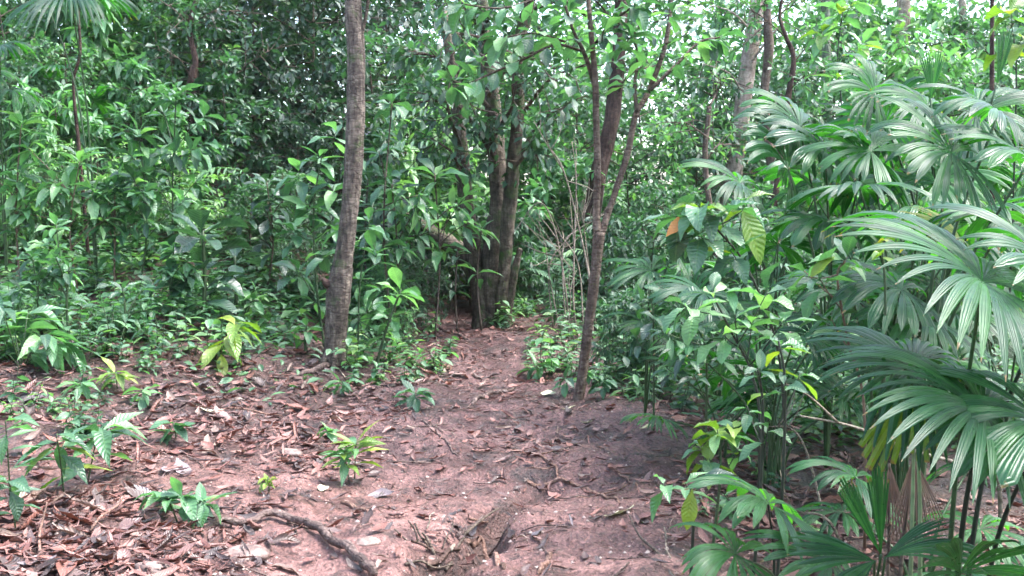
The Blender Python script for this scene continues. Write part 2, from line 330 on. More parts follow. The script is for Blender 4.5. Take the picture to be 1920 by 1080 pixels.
def unit(v):
    v = np.asarray(v, float); return v / (np.linalg.norm(v, axis=-1, keepdims=True) + 1e-12)
def spline(pts, n):
    """Catmull-Rom through pts (k x d), n samples"""
    P = np.asarray(pts, float)
    if len(P) == 2: P = np.array([P[0], (P[0] + P[1]) / 2, P[1]])
    E = np.vstack([2 * P[0] - P[1], P, 2 * P[-1] - P[-2]])
    t = np.linspace(0, len(P) - 1 - 1e-9, n); i = t.astype(int); u = (t - i)[:, None]
    a, b, c, d = E[i], E[i + 1], E[i + 2], E[i + 3]
    return 0.5 * (2 * b + (c - a) * u + (2 * a - 5 * b + 4 * c - d) * u ** 2 + (3 * b - a - 3 * c + d) * u ** 3)
def tube(mb, pts, radii, sides=6, seg=None, rough=0.0, seed=0, cap=True):
    """a tapered tube; rough = relief of its surface"""
    P = np.asarray(pts, float); R = np.asarray(radii, float)
    if R.ndim == 0: R = np.full(len(P), float(R))
    if seg:
        q = spline(np.hstack([P, np.interp(np.linspace(0, 1, len(P)), np.linspace(0, 1, len(R)), R)[:, None]]), seg)
        P, R = q[:, :3], np.maximum(q[:, 3], 1e-4)
    D = unit(np.gradient(P, axis=0))
    ref = np.array([0.0, 1.0, 0.0]) if abs(D[0][1]) < 0.9 else np.array([1.0, 0, 0])
    A = unit(np.cross(D, ref)); B = np.cross(D, A)
    th = np.linspace(0, 2 * np.pi, sides, endpoint=False)
    rr = R[:, None] * np.ones((1, sides))
    if rough > 0:
        k = np.arange(len(P))[:, None]; cx, sx = np.cos(th)[None], np.sin(th)[None]
        rr = rr * (1 + rough * (1.4 * vnoise(2.2 * cx + k * 0.13 + 7, 2.2 * sx + 3, seed) + 0.9 * vnoise(5 * cx + k * 0.45, 5 * sx + 5 + k * .1, seed + 1) + 0.6 * vnoise(9 * cx + k * 0.9, 9 * sx, seed + 2)))
    V = P[:, None, :] + rr[:, :, None] * (np.cos(th)[None, :, None] * A[:, None, :] + np.sin(th)[None, :, None] * B[:, None, :])
    n = len(P); i = np.arange(n - 1)[:, None] * sides; j = np.arange(sides)[None]
    Q = np.stack([i + j, i + (j + 1) % sides, i + sides + (j + 1) % sides, i + sides + j], -1).reshape(-1, 4)
    V = V.reshape(-1, 3); T = None
    if cap:
        V = np.vstack([V, P[-1] + D[-1] * R[-1] * 0.3, P[0]]); e = (n - 1) * sides
        T = [[e + a, e + (a + 1) % sides, n * sides] for a in range(sides)] + [[(a + 1) % sides, a, n * sides + 1] for a in range(sides)]
    mb.add(V, Q, T); return P

# leaf templates: unit length along +Y, upper side +Z
def leaf_template(kind='elliptic', rows=5, cols=3, width=0.36, fold=0.25, curl=0.22, wavy=0.0, stalk=0.05, twist=0.0):
    a, b = {'elliptic': (1.0, 0.9), 'ovate': (0.72, 0.85), 'obovate': (1.45, 0.8), 'lance': (0.85, 1.25)}[kind]
    V, C = [], []
    for i in range(rows + 1):
        t = i / rows; s = min(max((t - stalk) / (1 - stalk), 0), 1)
        w = width * 0.5 * max(math.sin(math.pi * s ** a), 0) ** b
        if i == rows: w = 0.002
        if i == 0: w = 0.006
        for j in range(cols):
            u = -1 + 2 * j / (cols - 1)
            x = u * w; z = fold * abs(x) - curl * t * t + wavy * math.sin(t * 15 + j) * w * abs(u)
            y = t * (1 - 0.25 * abs(curl) * t)
            z += twist * x * (t - .3) * 2
            V.append((x, y, z)); C.append((u, t, 0.5))
    Q = []
    for i in range(rows):
        for j in range(cols - 1):
            k = i * cols + j; Q.append((k, k + 1, k + cols + 1, k + cols))
    return np.array(V), np.array(Q), np.array(C)
def place_leaves(mb, tmpl, pos, dirs, ups, length, hue, wscale=None):
    """vectorised: one leaf of template for every row of pos"""
    V, Q, C = tmpl; n = len(pos)
    if n == 0: return
    pos = np.asarray(pos); d = unit(dirs); x = unit(np.cross(d, np.asarray(ups))); z = np.cross(x, d)
    L = np.asarray(length).reshape(-1, 1, 1); ws = 1.0 if wscale is None else np.asarray(wscale).reshape(-1, 1, 1)
    P = pos[:, None, :] + L * (ws * V[None, :, 0:1] * x[:, None, :] + V[None, :, 1:2] * d[:, None, :] + V[None, :, 2:3] * z[:, None, :])
    CC = np.repeat(C[None], n, 0).copy(); CC[:, :, 2] = np.asarray(hue).reshape(-1, 1)
    QQ = (Q[None] + (np.arange(n) * len(V))[:, None, None]).reshape(-1, 4)
    mb.add(P.reshape(-1, 3), QQ, None, CC.reshape(-1, 3))
def leaf_matrix(pos, d, up, L, ws=1.0):
    d = unit(d); x = np.cross(d, up)
    if np.linalg.norm(x) < 1e-4: x = np.cross(d, [0.3, 1, 0.1])
    x = unit(x); z = np.cross(x, d)
    M = Matrix.Identity(4)
    for r in range(3):
        M[r][0], M[r][1], M[r][2], M[r][3] = x[r] * L * ws, d[r] * L, z[r] * L, pos[r]
    return M

# low-detail templates for crowns
LT = {'ell': leaf_template('elliptic', 3, 3, 0.42, 0.3, 0.2), 'obo': leaf_template('obovate', 3, 3, 0.46, 0.25, 0.22), 'ova': leaf_template('ovate', 3, 3, 0.46, 0.3, 0.28), 'lan': leaf_template('lance', 4, 3, 0.30, 0.3, 0.38)}
# single leaves used as objects of their own (several shapes, several materials, shared)
_leafcache = {}
def leaf_mesh(kind, mat, v=0):
    key = (kind, mat, v)
    if key not in _leafcache:
        w = {'elliptic': 0.40, 'ovate': 0.50, 'obovate': 0.42, 'lance': 0.30}[kind]
        t = leaf_template(kind, 8, 5, w * (0.9 + 0.1 * v), 0.28 + 0.1 * v, (0.18, 0.34, 0.5)[v % 3], 0.10 + .05 * v, 0.06, (0, .5, -.5)[v % 3])
        _leafcache[key] = MB().add(t[0], t[1], None, t[2]).mesh('leaf', mat)
    return _leafcache[key]

# ------------------------------------------------------------------ ground and trail
def spaced(segs):
    out = []
    for a, b, s0, s1 in segs:
        x = a
        while x < b - 1e-6:
            out.append(x); x += s0 + (s1 - s0) * (x - a) / (b - a)
    return out
def build_ground():
    ys = np.array(spaced([(-60, -4, 12, 2), (-4, 2.6, 0.5, 0.2), (2.6, 7, 0.022, 0.035), (7, 13, 0.035, 0.09), (13, 26, 0.1, 0.5), (26, 90, 1, 12), (90, 400, 20, 80)]) + [400.0])
    xs = np.array(spaced([(-300, -40, 60, 8), (-40, -9, 5, 0.6), (-9, -4.2, 0.4, 0.07), (-4.2, 3.2, 0.033, 0.033), (3.2, 9, 0.07, 0.5), (9, 40, 0.6, 6), (40, 300, 8, 60)]) + [300.0])
    X, Y = np.meshgrid(xs, ys)
    Z = H(X, Y)
    V = np.stack([X, Y, Z], -1).reshape(-1, 3)
    pin = path_in(X, Y)
    hum = sst(0.15, -0.7, pin + 0.35 * vnoise(X * 1.3, Y * 1.3, 11))
    hum = np.maximum(hum * 0.85, sst(11.5, 14, Y) * 0.6)
    hum = np.where((X < -0.5) & (Y < 9), hum * 0.55, hum)
    clay = sst(6.6, 4.6, Y + 0.8 * vnoise(X * 1.1, Y * 1.1, 12)) * sst(1.4, -0.2, X) * 0.9 + 0.6 * np.exp(-((X + 0.62) / 0.28) ** 2 - ((Y - 4.55) / 0.4) ** 2) + 0.5 * np.exp(-((X + 1.35) / .8) ** 2 - ((Y - 5.0) / .5) ** 2)
    C = np.stack([np.clip(hum + 0.8 * gully(X, Y), 0, 1), np.clip(clay - 0.9 * gully(X, Y), 0, 1), 0 * X], -1).reshape(-1, 3)
    nx, ny = len(xs), len(ys)
    i, j = np.meshgrid(np.arange(ny - 1), np.arange(nx - 1), indexing='ij')
    Q = np.stack([i * nx + j, i * nx + j + 1, (i + 1) * nx + j + 1, (i + 1) * nx + j], -1).reshape(-1, 4)
    cx = 0.25 * sum(V[Q[:, k]] for k in range(4))
    inside = (path_in(cx[:, 0], cx[:, 1]) > 0) & (cx[:, 1] > 1.5) & (cx[:, 1] < 22)
    for nm, sel in (('ground', ~inside), ('path', inside)):
        q = Q[sel]; used, inv = np.unique(q.ravel(), return_inverse=True)
        me = MB().add(V[used], inv.reshape(-1, 4), None, C[used]).mesh(nm, 'soil', 'soil')
        tag(link(nm, me), kind='structure')
build_ground()

# ------------------------------------------------------------------ crowns (shared shrub meshes)
def grow(seed, Ht, R, nb, ntw, nl, leafL, tmpl, zlo=0.12, droop=0.35, up=0.35, hue=(0.25, 0.75), stemr=0.022, whorl=True, top=0.75, lean=0.1, profile='round'):
    """one shrub: (stem-and-branch mesh builder, foliage mesh builder), base at the origin"""
    r = np.random.RandomState(seed); bm, lm = MB(), MB()
    st = spline([(0, 0, -0.1), (r.uniform(-1, 1) * lean * .5, r.uniform(-1, 1) * lean * .5, Ht * 0.4), (r.uniform(-1, 1) * lean, r.uniform(-1, 1) * lean, Ht * 0.9)], 14)
    tube(bm, st, np.linspace(stemr, stemr * 0.35, 14), 6)
    pos, dr, upv, ln, hu = [], [], [], [], []
    for b in range(nb):
        t = zlo + (1 - zlo) * (b + r.uniform(0, 1)) / nb
        s = st[min(13, int(t * 13))]
        az = b * 2.39996 + r.uniform(-0.5, 0.5)
        prof = {'round': math.sin(math.pi * min(1, 0.18 + 0.8 * t)) ** 0.6, 'flat': 0.35 + 0.65 * t, 'col': 0.75, 'cone': 1.1 - 0.8 * t}[profile]
        ln_b = R * prof * r.uniform(0.6, 1.12)
        el = up * r.uniform(0.3, 1.5) + 0.5 * max(0, t - top)
        d0 = np.array([math.cos(az), math.sin(az), el]); d0 /= np.linalg.norm(d0)
        e = s + d0 * ln_b; e[2] -= droop * 0.25 * ln_b
        br = spline([s, s + d0 * ln_b * 0.5 + r.normal(0, 0.04, 3) * ln_b, e], 7)
        tube(bm, br, np.linspace(stemr * 0.4, stemr * 0.12, 7), 4, cap=False)
        bh = r.uniform(-0.12, 0.12)
        for k in range(ntw):
            u = r.uniform(0.25, 1.0) if k else 1.0
            q = br[min(6, int(u * 6.99))]
            td = d0 * 0.7 + r.normal(0, 0.55, 3); td[2] += 0.15; td /= np.linalg.norm(td)
            tl = R * r.uniform(0.10, 0.26)
            tip = q + td * tl; tip[2] -= 0.12 * tl
            tube(bm, [q, (q + tip) / 2 + r.normal(0, 0.03, 3) * tl, tip], [stemr * 0.14, stemr * 0.10, stemr * 0.06], 3, cap=False)
            a0 = r.uniform(0, 6.28)
            ux = np.cross(td, [0.1, 0.2, 1.0]); ux /= np.linalg.norm(ux); uy = np.cross(ux, td)
            for m in range(nl):
                f = 0.35 + 0.65 * (m / max(1, nl - 1)) if not whorl else (0.35 + 0.65 * (m / max(1, nl - 1)) ** 0.5)
                a = a0 + m * 2.4
                rad = math.cos(a) * ux + math.sin(a) * uy
                ld = td * (0.25 + 0.7 * (m / nl)) + rad * 0.85; ld[2] -= droop * r.uniform(0.2, 1.2)
                pos.append(q + (tip - q) * f); dr.append(ld)
                upv.append(np.array([0, 0, 1.0]) + rad * 0.25 + r.normal(0, 0.28, 3))
                ln.append(leafL * r.uniform(0.6, 1.2)); hu.append(np.clip(hue[0] + (hue[1] - hue[0]) * r.uniform() + bh, 0, 1))
    place_leaves(lm, tmpl, pos, dr, upv, ln, hu)
    return bm, lm

CROWN = {}
def crown_kind(key, mats, bark, **kw):
    bm, lm = grow(**kw); b = bm.mesh('branches', bark)
    for tagm in mats: CROWN[key + '_' + tagm] = (b, lm.mesh('crown', tagm))
# 3 m reference shrubs
crown_kind('whorl_a', ('dark', 'mid'), 'twig', seed=11, Ht=3.0, R=1.25, nb=40, ntw=9, nl=8, leafL=0.135, tmpl=LT['obo'], droop=0.25)
crown_kind('whorl_b', ('dark', 'mid'), 'twig', seed=12, Ht=3.0, R=1.35, nb=44, ntw=9, nl=8, leafL=0.125, tmpl=LT['obo'], droop=0.3, hue=(0.15, 0.7))
crown_kind('ell_a', ('dark', 'mid', 'pale'), 'twig', seed=13, Ht=3.0, R=1.2, nb=34, ntw=8, nl=8, leafL=0.17, tmpl=LT['ell'], droop=0.45)
crown_kind('ell_b', ('dark', 'mid', 'pale'), 'twig', seed=14, Ht=3.0, R=1.3, nb=34, ntw=8, nl=8, leafL=0.155, tmpl=LT['ell'], droop=0.4, profile='flat')
crown_kind('lan_a', ('mid', 'pale'), 'twig', seed=15, Ht=3.0, R=1.2, nb=30, ntw=7, nl=8, leafL=0.27, tmpl=LT['lan'], droop=0.6)
crown_kind('lan_b', ('mid', 'pale'), 'twig', seed=16, Ht=3.0, R=1.35, nb=28, ntw=7, nl=7, leafL=0.30, tmpl=LT['lan'], droop=0.7, profile='cone')
crown_kind('ova_a', ('mid', 'pale'), 'twig', seed=17, Ht=3.0, R=1.25, nb=30, ntw=7, nl=7, leafL=0.21, tmpl=LT['ova'], droop=0.5)

def shrub(key, base, scale, rot, label, name='shrub', cat='shrub', group=None, sxy=1.0):
    b, l = CROWN[key]
    r = root(name, base, label, cat, group); r.rotation_euler = (0, 0, rot); r.scale = (scale * sxy, scale * sxy, scale)
    link('branches', b, r)['kind'] = 'stuff'; c = link('crown', l, r); c['kind'] = 'stuff'
    return r

def gz(x, y): return (x, y, Hf(x, y) - 0.02)
def gpx(px, Y):
    x = (px - 960.0) / F * Y
    return gz(x, Y)

# ------------------------------------------------------------------ trees
def crown_mesh(specs, tmpl, seed, leafL, mat, hue=(0.25, 0.8), nl=8, droop=0.3, tw=6, twl=0.5):
    """leafy twigs along given limb polylines -> (twig builder, leaf builder)"""
    r = np.random.RandomState(seed); bm, lm = MB(), MB(); pos, dr, upv, ln, hu = [], [], [], [], []
    for limb in specs:
        limb = np.asarray(limb, float); q = spline(limb, 12); D = unit(np.gradient(q, axis=0))
        for k in range(tw):
            i = int(r.uniform(2, 11.99)); s = q[i]
            td = D[i] * 0.5 + r.normal(0, 0.6, 3); td[2] += 0.1; td /= np.linalg.norm(td); tl = twl * r.uniform(0.5, 1.3)
            tip = s + td * tl; tip[2] -= 0.1 * tl
            tube(bm, [s, (s + tip) / 2 + r.normal(0, 0.04, 3) * tl, tip], [0.007, 0.005, 0.003], 4, cap=False)
            ux = unit(np.cross(td, [0.1, 0.2, 1.0])); uy = np.cross(ux, td); a0 = r.uniform(0, 6.28)
            for m in range(nl):
                f = 0.3 + 0.7 * (m / max(1, nl - 1)) ** 0.6; a = a0 + m * 2.4; rad = math.cos(a) * ux + math.sin(a) * uy
                ld = td * (0.2 + 0.7 * m / nl) + rad * 0.85; ld[2] -= droop * r.uniform(0.2, 1.3)
                pos.append(s + (tip - s) * f); dr.append(ld); upv.append(np.array([0, 0, 1.0]) + rad * 0.25 + r.normal(0, 0.28, 3))
                ln.append(leafL * r.uniform(0.6, 1.2)); hu.append(r.uniform(*hue))
    place_leaves(lm, tmpl, pos, dr, upv, ln, hu)
    return bm, lm

def px_line(pts, Y, wpx=None, dY=0.0):
    """photo pixels on a standing thing at distance Y -> points, radii"""
    P = [at(p[0], p[1], Y + dY * i) for i, p in enumerate(pts)]
    R = [p[2] * 0.5 * Y / F for p in pts] if wpx is None else None
    return P, R

def rooted(P, extra=0.25):
    """carry a line's first point down into the ground"""
    P = [np.array(p) for p in P]; g = Hf(P[0][0], P[0][1])
    P[0][2] = min(P[0][2], g + 0.0); return P

# foreground trunk
def build_trees():
    # T1: straight grey-brown trunk beside the trail
    Y = hit(634, 690)[1]
    P, R = px_line([(629, 700, 46), (628, 655, 41), (632, 590, 43), (636, 540, 44), (644, 490, 36), (652, 430, 32), (659, 360, 33), (664, 280, 34), (667, 190, 33), (668, 100, 32), (661, 0, 31)], Y)
    P = [np.array([P[0][0], P[0][1], Hf(P[0][0], P[0][1]) - 0.12])] + P[1:]
    top = P[-1]; P += [top + (0.0, 0.05, 0.9), top + (0.08, 0.1, 2.2), top + (0.05, 0.2, 3.6)]; R += [0.082, 0.07, 0.04]
    t = root('tree', (P[0][0], P[0][1], 0), 'tall straight tree with smooth grey-brown ringed trunk standing at the litter edge', 'tree')
    t.location = (P[0][0], P[0][1], Hf(P[0][0], P[0][1])); off = np.array(t.location)
    mb = MB(); tube(mb, np.array(P) - off, R, 28, 170, 0.11, 3)
    for k in range(7):      # root flare
        a = k * 0.9 + 0.3; l = U(0.14, 0.30)
        e = np.array([math.cos(a) * l, math.sin(a) * l, 0]); e[2] = Hf(off[0] + e[0], off[1] + e[1]) - off[2] - 0.03
        tube(mb, [(math.cos(a) * 0.05, math.sin(a) * 0.05, 0.16), e * 0.55 + (0, 0, 0.02), e], [0.04, 0.024, 0.010], 8, 9, 0.15, k)
    link('trunk', mb.mesh('trunk', 'bark_grey'), t)
    limbs = [[top + (0.05, 0.1, 1.4 + 0.2 * k), top + (math.cos(k * 1.3) * 0.7, 0.1 + math.sin(k * 1.3) * 0.7, 2.0 + 0.25 * k), top + (math.cos(k * 1.3) * 1.5, math.sin(k * 1.3) * 1.5, 2.3 + 0.3 * k)] for k in range(7)]
    for l in limbs:
        lb = MB(); tube(lb, np.array(l) - off, [0.035, 0.02, 0.01], 6, 8); link('branch', lb.mesh('branch', 'bark_grey'), t)
    bm, lm = crown_mesh([np.array(l) - off for l in limbs], LT['ell'], 5, 0.18, 'dark', tw=9, nl=7, twl=0.5)
    link('twigs', bm.mesh('twigs', 'twig'), t)['kind'] = 'stuff'; c = link('crown', lm.mesh('crown', 'dark'), t); c['kind'] = 'stuff'
    # side shoot up the right flank of the trunk
    P, R = px_line([(678, 138, 9), (680, 110, 8), (678, 70, 7), (688, 20, 6), (692, -30, 5)], Y - 0.02)
    mb = MB(); tube(mb, np.array(P) - off, R, 6, 14, 0.1); link('side_shoot', mb.mesh('side_shoot', 'twig'), t)
    mb = MB(); b = at(612, 528, Y - 0.05) - off
    tube(mb, [b + (0.06, 0.05, -0.06), b + (0.0, 0, -.01), b + (-0.03, -0.02, 0.03)], [0.05, 0.035, 0.014], 10, 10, 0.2); link('knot', mb.mesh('knot', 'bark_dark'), t)

    # T2: clump of mossy stems
    g = hit(925, 612); Y = g[1]
    t = root('tree', g, 'mossy dark tree with several stems rising from one base at the trail bend', 'tree'); off = np.array(t.location)
    stems = [[(922, 626, 58), (922, 590, 40), (922, 540, 38), (926, 470, 40), (936, 400, 40), (934, 340, 36), (929, 280, 34), (922, 190, 30), (908, 60, 26), (900, -60, 22)],
             [(936, 630, 44), (940, 580, 26), (946, 500, 24), (952, 420, 26), (960, 340, 26), (966, 270, 24), (972, 180, 22), (972, 90, 21), (988, 20, 21), (1008, -70, 18)],
             [(908, 606, 50), (902, 560, 34), (893, 510, 32), (882, 440, 30), (872, 370, 29), (865, 290, 27), (852, 160, 22), (830, 20, 17)],
             [(946, 628, 30), (950, 590, 21), (957, 550, 17), (966, 505, 15), (975, 466, 9)]]
    for k, s in enumerate(stems):
        dY = (0.03, -0.05, 0.06, -0.03)[k]
        P, R = px_line(s, Y, dY=dY); P[0][2] = Hf(P[0][0], P[0][1]) - 0.1
        mb = MB(); tube(mb, np.array(P) - off, R, 18, 90, 0.16, 20 + k); o = link('stem', mb.mesh('stem', 'bark_mossy'), t)
        if k == 3: o['label'] = 'short broken-off stem stub'
    limbs = []
    for (a, b, c) in [((930, 300), (860, 200), (780, 190)), ((915, 200), (840, 120), (760, 90)), ((962, 320), (1010, 230), (1060, 200)), ((975, 220), (1030, 150), (1100, 120)),
                      ((972, 110), (900, 70), (830, 60)), ((905, 60), (860, 0), (800, -30)), ((990, 20), (1050, 0), (1120, -20)), ((870, 350), (850, 290), (810, 260)),
                      ((926, 290), (915, 240), (890, 220)), ((930, 250), (960, 200), (960, 160)), ((960, 320), (985, 290), (1005, 270)), ((915, 180), (960, 120), (1040, 80)), ((905, 60), (930, 0), (960, -60)), ((862, 270), (840, 200), (850, 120))]:
        y0 = Y + U(-0.3, 0.2)
        limbs.append([at(*a, Y), at(*b, y0 - U(0, 0.7)), at(*c, y0 - U(0.2, 1.3))])
    for l in limbs:
        lb = MB(); tube(lb, np.array(l) - off, [0.03, 0.018, 0.008], 6, 9); link('branch', lb.mesh('branch', 'bark_brown'), t)
    bm, lm = crown_mesh([np.array(l) - off for l in limbs], LT['obo'], 6, 0.165, 'mid', tw=13, nl=8, twl=0.42)
    link('twigs', bm.mesh('twigs', 'twig'), t)['kind'] = 'stuff'; c = link('crown', lm.mesh('crown', 'mid'), t); c['kind'] = 'stuff'

    # T4 dark trunk behind, T5.. background trunks
    def plain(pts, Y, mat, label, cat='tree', name='tree', top=None, sides=12, crown=None, rough=0.14):
        P, R = px_line(pts, Y); g = Hf(P[0][0], P[0][1])
        if P[0][2] > g:
            d = P[0] - P[1]; P = [P[0] + d / max(1e-3, -d[2]) * (P[0][2] - g + 0.1)] + P if d[2] < -0.02 else [np.array([P[0][0], P[0][1], g - 0.1])] + P; R = [R[0] * 1.15] + R
        else: P[0][2] = g - 0.1
        t = root(name, (P[0][0], P[0][1], g), label, cat); off = np.array(t.location)
        if top: P += [P[-1] + np.array([0.02, 0, top * .5]), P[-1] + np.array([0.1, 0.1, top])]; R += [R[-1] * .8, R[-1] * .45]
        mb = MB(); tube(mb, np.array(P) - off, R, sides, 50, rough, int(pts[0][0])); link('trunk', mb.mesh('trunk', mat), t)
        if crown:
            mt, LL, key, tw, limbspx = crown
            limbs = [[at(a[0], a[1], Y), at((a[0] + b[0]) / 2 + U(-15, 15), (a[1] + b[1]) / 2 - 12, Y + U(-.4, .4)), at(b[0], b[1], Y + U(-1, 1))] for a, b in limbspx]
            for l in limbs:
                lb = MB(); tube(lb, np.array(l) - off, [R[-1] * 0.45, R[-1] * 0.3, 0.008], 6, 9); link('branch', lb.mesh('branch', mat), t)
            bm, lm = crown_mesh([np.array(l) - off for l in limbs], LT[key], int(pts[0][0]) + 5, LL, mt, tw=tw, nl=8, twl=0.45)
            link('twigs', bm.mesh('twigs', 'twig'), t)['kind'] = 'stuff'; c = link('crown', lm.mesh('crown', mt), t); c['kind'] = 'stuff'
        return t
    plain([(1096, 520, 40), (1108, 420, 34), (1125, 320, 32), (1142, 250, 30), (1152, 190, 28), (1160, 100, 26), (1165, -20, 24)], 14.2, 'bark_dark', 'dark reddish leaning trunk behind the forked sapling', top=2.0,
          crown=('dark', 0.15, 'ell', 8, [((1160, 100), (1230, 20)), ((1160, 60), (1080, -20)), ((1155, 180), (1240, 120)), ((1165, -20), (1200, -90))]))
    plain([(1370, 360, 34), (1384, 270, 30), (1392, 200, 32), (1402, 120, 30), (1416, 40, 28), (1424, -30, 26)], 15.5, 'bark_pale', 'pale pinkish crooked trunk beyond the fan palms', top=2.5,
          crown=('mid', 0.16, 'ell', 8, [((1400, 130), (1470, 40)), ((1410, 60), (1330, 10)), ((1420, -10), (1500, -60)), ((1395, 180), (1320, 120))]))
    plain([(1440, 260, 16), (1432, 180, 15), (1442, 100, 18), (1438, 20, 14), (1442, -40, 12)], 15.0, 'bark_brown', 'thin bent brown stem rising beside the pale pinkish trunk', top=1.0)
    plain([(1468, 260, 11), (1478, 180, 11), (1488, 110, 10), (1474, 70, 8), (1462, 30, 6), (1470, -20, 5)], 14.0, 'bark_dark', 'dark crooked sapling between pale trunk and palm fans', sides=8,
          crown=('mid', .15, 'ell', 9, [((1486, 120), (1560, 60)), ((1474, 70), (1410, 20)), ((1480, 170), (1550, 140)), ((1462, 30), (1520, -10))]))
    plain([(1552, 260, 18), (1550, 130, 17), (1548, 0, 16)], 19.0, 'bark_green', 'slim greenish trunk far back above the palm fans', top=3)
    plain([(1688, 260, 26), (1692, 120, 25), (1694, 0, 24)], 24.0, 'bark_pale', 'thick faint trunk far back among pale leaves', top=3)
    plain([(1806, 220, 16), (1806, 80, 14), (1804, -20, 13)], 23.0, 'bark_pale', 'thin pale trunk far back between thick faint trunk and frame edge', top=3)
    plain([(1860, 240, 9), (1860, 60, 8), (1861, -20, 7)], 11.0, 'bark_dark', 'very thin dark upright stem above the palm thicket', top=1, sides=8)
    plain([(360, 420, 24), (352, 300, 20), (360, 150, 17), (366, 115, 12), (356, 50, 10), (372, -20, 9)], 13.0, 'bark_dark', 'slender dark crooked tree inside the shady left thicket', sides=8, top=1,
          crown=('dark', 0.13, 'obo', 10, [((366, 118), (440, 138)), ((440, 138), (520, 90)), ((360, 150), (280, 90)), ((356, 50), (450, 20)), ((356, 50), (270, 0))]))
    plain([(150, 300, 7), (138, 160, 6), (150, 100, 6), (146, 20, 5)], 10.0, 'bark_dark', 'thin dark twisted stem under the drooping fan palm leaf', sides=6)
    plain([(1335, 420, 12), (1322, 300, 10), (1330, 200, 9)], 12.5, 'bark_brown', 'thin brown sapling stem wrapped in yellowing leaves left of pale trunk', sides=6,
          crown=('mid', 0.12, 'ell', 8, [((1330, 260), (1280, 230)), ((1325, 300), (1370, 270)), ((1330, 200), (1350, 150))]))
build_trees()

# ------------------------------------------------------------------ saplings built leaf by leaf
def leafy(name, label, cat, stems, leaves, base=None, stemmat='stem', group=None, stemname='stem'):
    """stems: list of (points, radii); leaves: list of (pos, dir, up, length, kind, mat[, wscale][, label])"""
    b = base if base is not None else stems[0][0][0]
    r = root(name, b, label, cat, group); off = np.array(b)
    for P, R in stems:
        mb = MB(); tube(mb, np.array(P) - off, R, 6, max(6, 4 * len(P)), 0.05); link(stemname, mb.mesh(stemname, stemmat), r)
    for lf in leaves:
        pos, d, up, L, kind, mat = lf[:6]
        o = link('leaf', leaf_mesh(kind, mat, int(rng.randint(3))), r, M=leaf_matrix(np.array(pos) - off, np.array(d, float), np.array(up, float), L, lf[6] if len(lf) > 6 else 1.0))
        if len(lf) > 7: o['label'] = lf[7]
    return r
def whorl(c, n, L, kind, mat, axis=(0, 0, 1), spread=0.95, droop=0.2, jitter=0.35, mats=None):
    """a tuft of n leaves round a shoot tip"""
    out = []; c = np.array(c, float); ax = unit(axis); ux = unit(np.cross(ax, [0.13, 1, 0.2])); uy = np.cross(ax, ux); a0 = U(0, 6.28)
    for k in range(n):
        a = a0 + k * 2.39996; rad = math.cos(a) * ux + math.sin(a) * uy
        e = 1.0 - 0.75 * k / max(1, n)
        d = rad * spread * (0.55 + 0.5 * (1 - k / max(n, 1))) + ax * (0.15 + 0.65 * k / max(1, n)) + rng.normal(0, jitter * 0.4, 3); d[2] -= droop * e
        m = mat if mats is None or U(0, 1) > 0.3 else mats
        out.append((c - ax * L * 0.5 * (1 - k / n) * U(0.3, 1), d, np.array([0, 0, 1.0]) + rad * 0.2 + rng.normal(0, 0.15, 3), L * U(0.7, 1.12), kind, m))
    return out
def along(P, n, L, kind, mat, t0=0.3, droop=0.35, flat=True, mats=None):
    """leaves set alternately along a shoot"""
    out = []; q = spline(P, 30); D = unit(np.gradient(q, axis=0)); a0 = U(0, 6.28)
    for k in range(n):
        t = t0 + (1 - t0) * k / max(1, n - 1); i = int(t * 29); ax = D[i]
        sd = unit(np.cross(ax, [0, 0, 1.0]) + 1e-6); uz = np.cross(sd, ax)
        a = (k % 2) * math.pi + U(-0.5, 0.5) if flat else a0 + k * 2.4
        rad = math.cos(a) * sd + math.sin(a) * uz
        d = rad * 0.9 + ax * (0.35 + 0.5 * t); d[2] -= droop * U(0.3, 1.2)
        m = mat if mats is None or U(0, 1) > 0.3 else mats
        out.append((q[i], d, np.array([0, 0, 1.0]) + rng.normal(0, 0.2, 3), L * U(0.75, 1.1), kind, m))
    return out

def simple_plant(px, py, Y, hpx, label, n=10, L=70, kind='elliptic', mat='mid', name='leafy_plant', cat='plant', lean=0, tufts=1, stemmat='stem', mats=None, group=None, w=6, droop=0.3, tiers=1, dY=0.0):
    """px,py = where its top tuft shows; hpx = stem length in pixels; lengths in photo pixels at Y"""
    s = Y / F; top = at(px, py, Y)
    b = at(px - lean, py + hpx, Y + dY); b[2] = min(b[2], Hf(b[0], b[1])) if hpx > 0 else b[2]
    g = Hf(b[0], b[1]); b[2] = g - 0.01
    mid = (b + top) / 2 + np.array([U(-.06, .06), U(-.06, .06), 0]) * (top[2] - b[2])
    stems = [([b, mid, top], [w * s * .5, w * s * .42, w * s * .3])]; leaves = whorl(top, n, L * s, kind, mat, unit(top - mid), mats=mats, droop=droop)
    for k in range(1, tiers):
        q = spline([b, mid, top], 20)[int(19 * (1 - k / (tiers + 0.6)))]
        leaves += whorl(q, max(4, n // 2), L * s * 0.95, kind, mat, (0, 0, 1), mats=mats, droop=droop + .1)
    for k in range(1, tufts):
        q = spline([b, mid, top], 20)[int(U(7, 15))]
        e = q + np.array([U(-1, 1), U(-.6, .6), U(.2, 1.0)]) * L * s * U(0.9, 1.6)
        stems.append(([q, (q + e) / 2 + (0, 0, .02), e], [w * s * .3, w * s * .25, w * s * .2])); leaves += whorl(e, max(5, int(n * .7)), L * s * .9, kind, mat, unit(e - q), mats=mats, droop=droop)
    return leafy(name, label, cat, stems, leaves, b, stemmat, group)

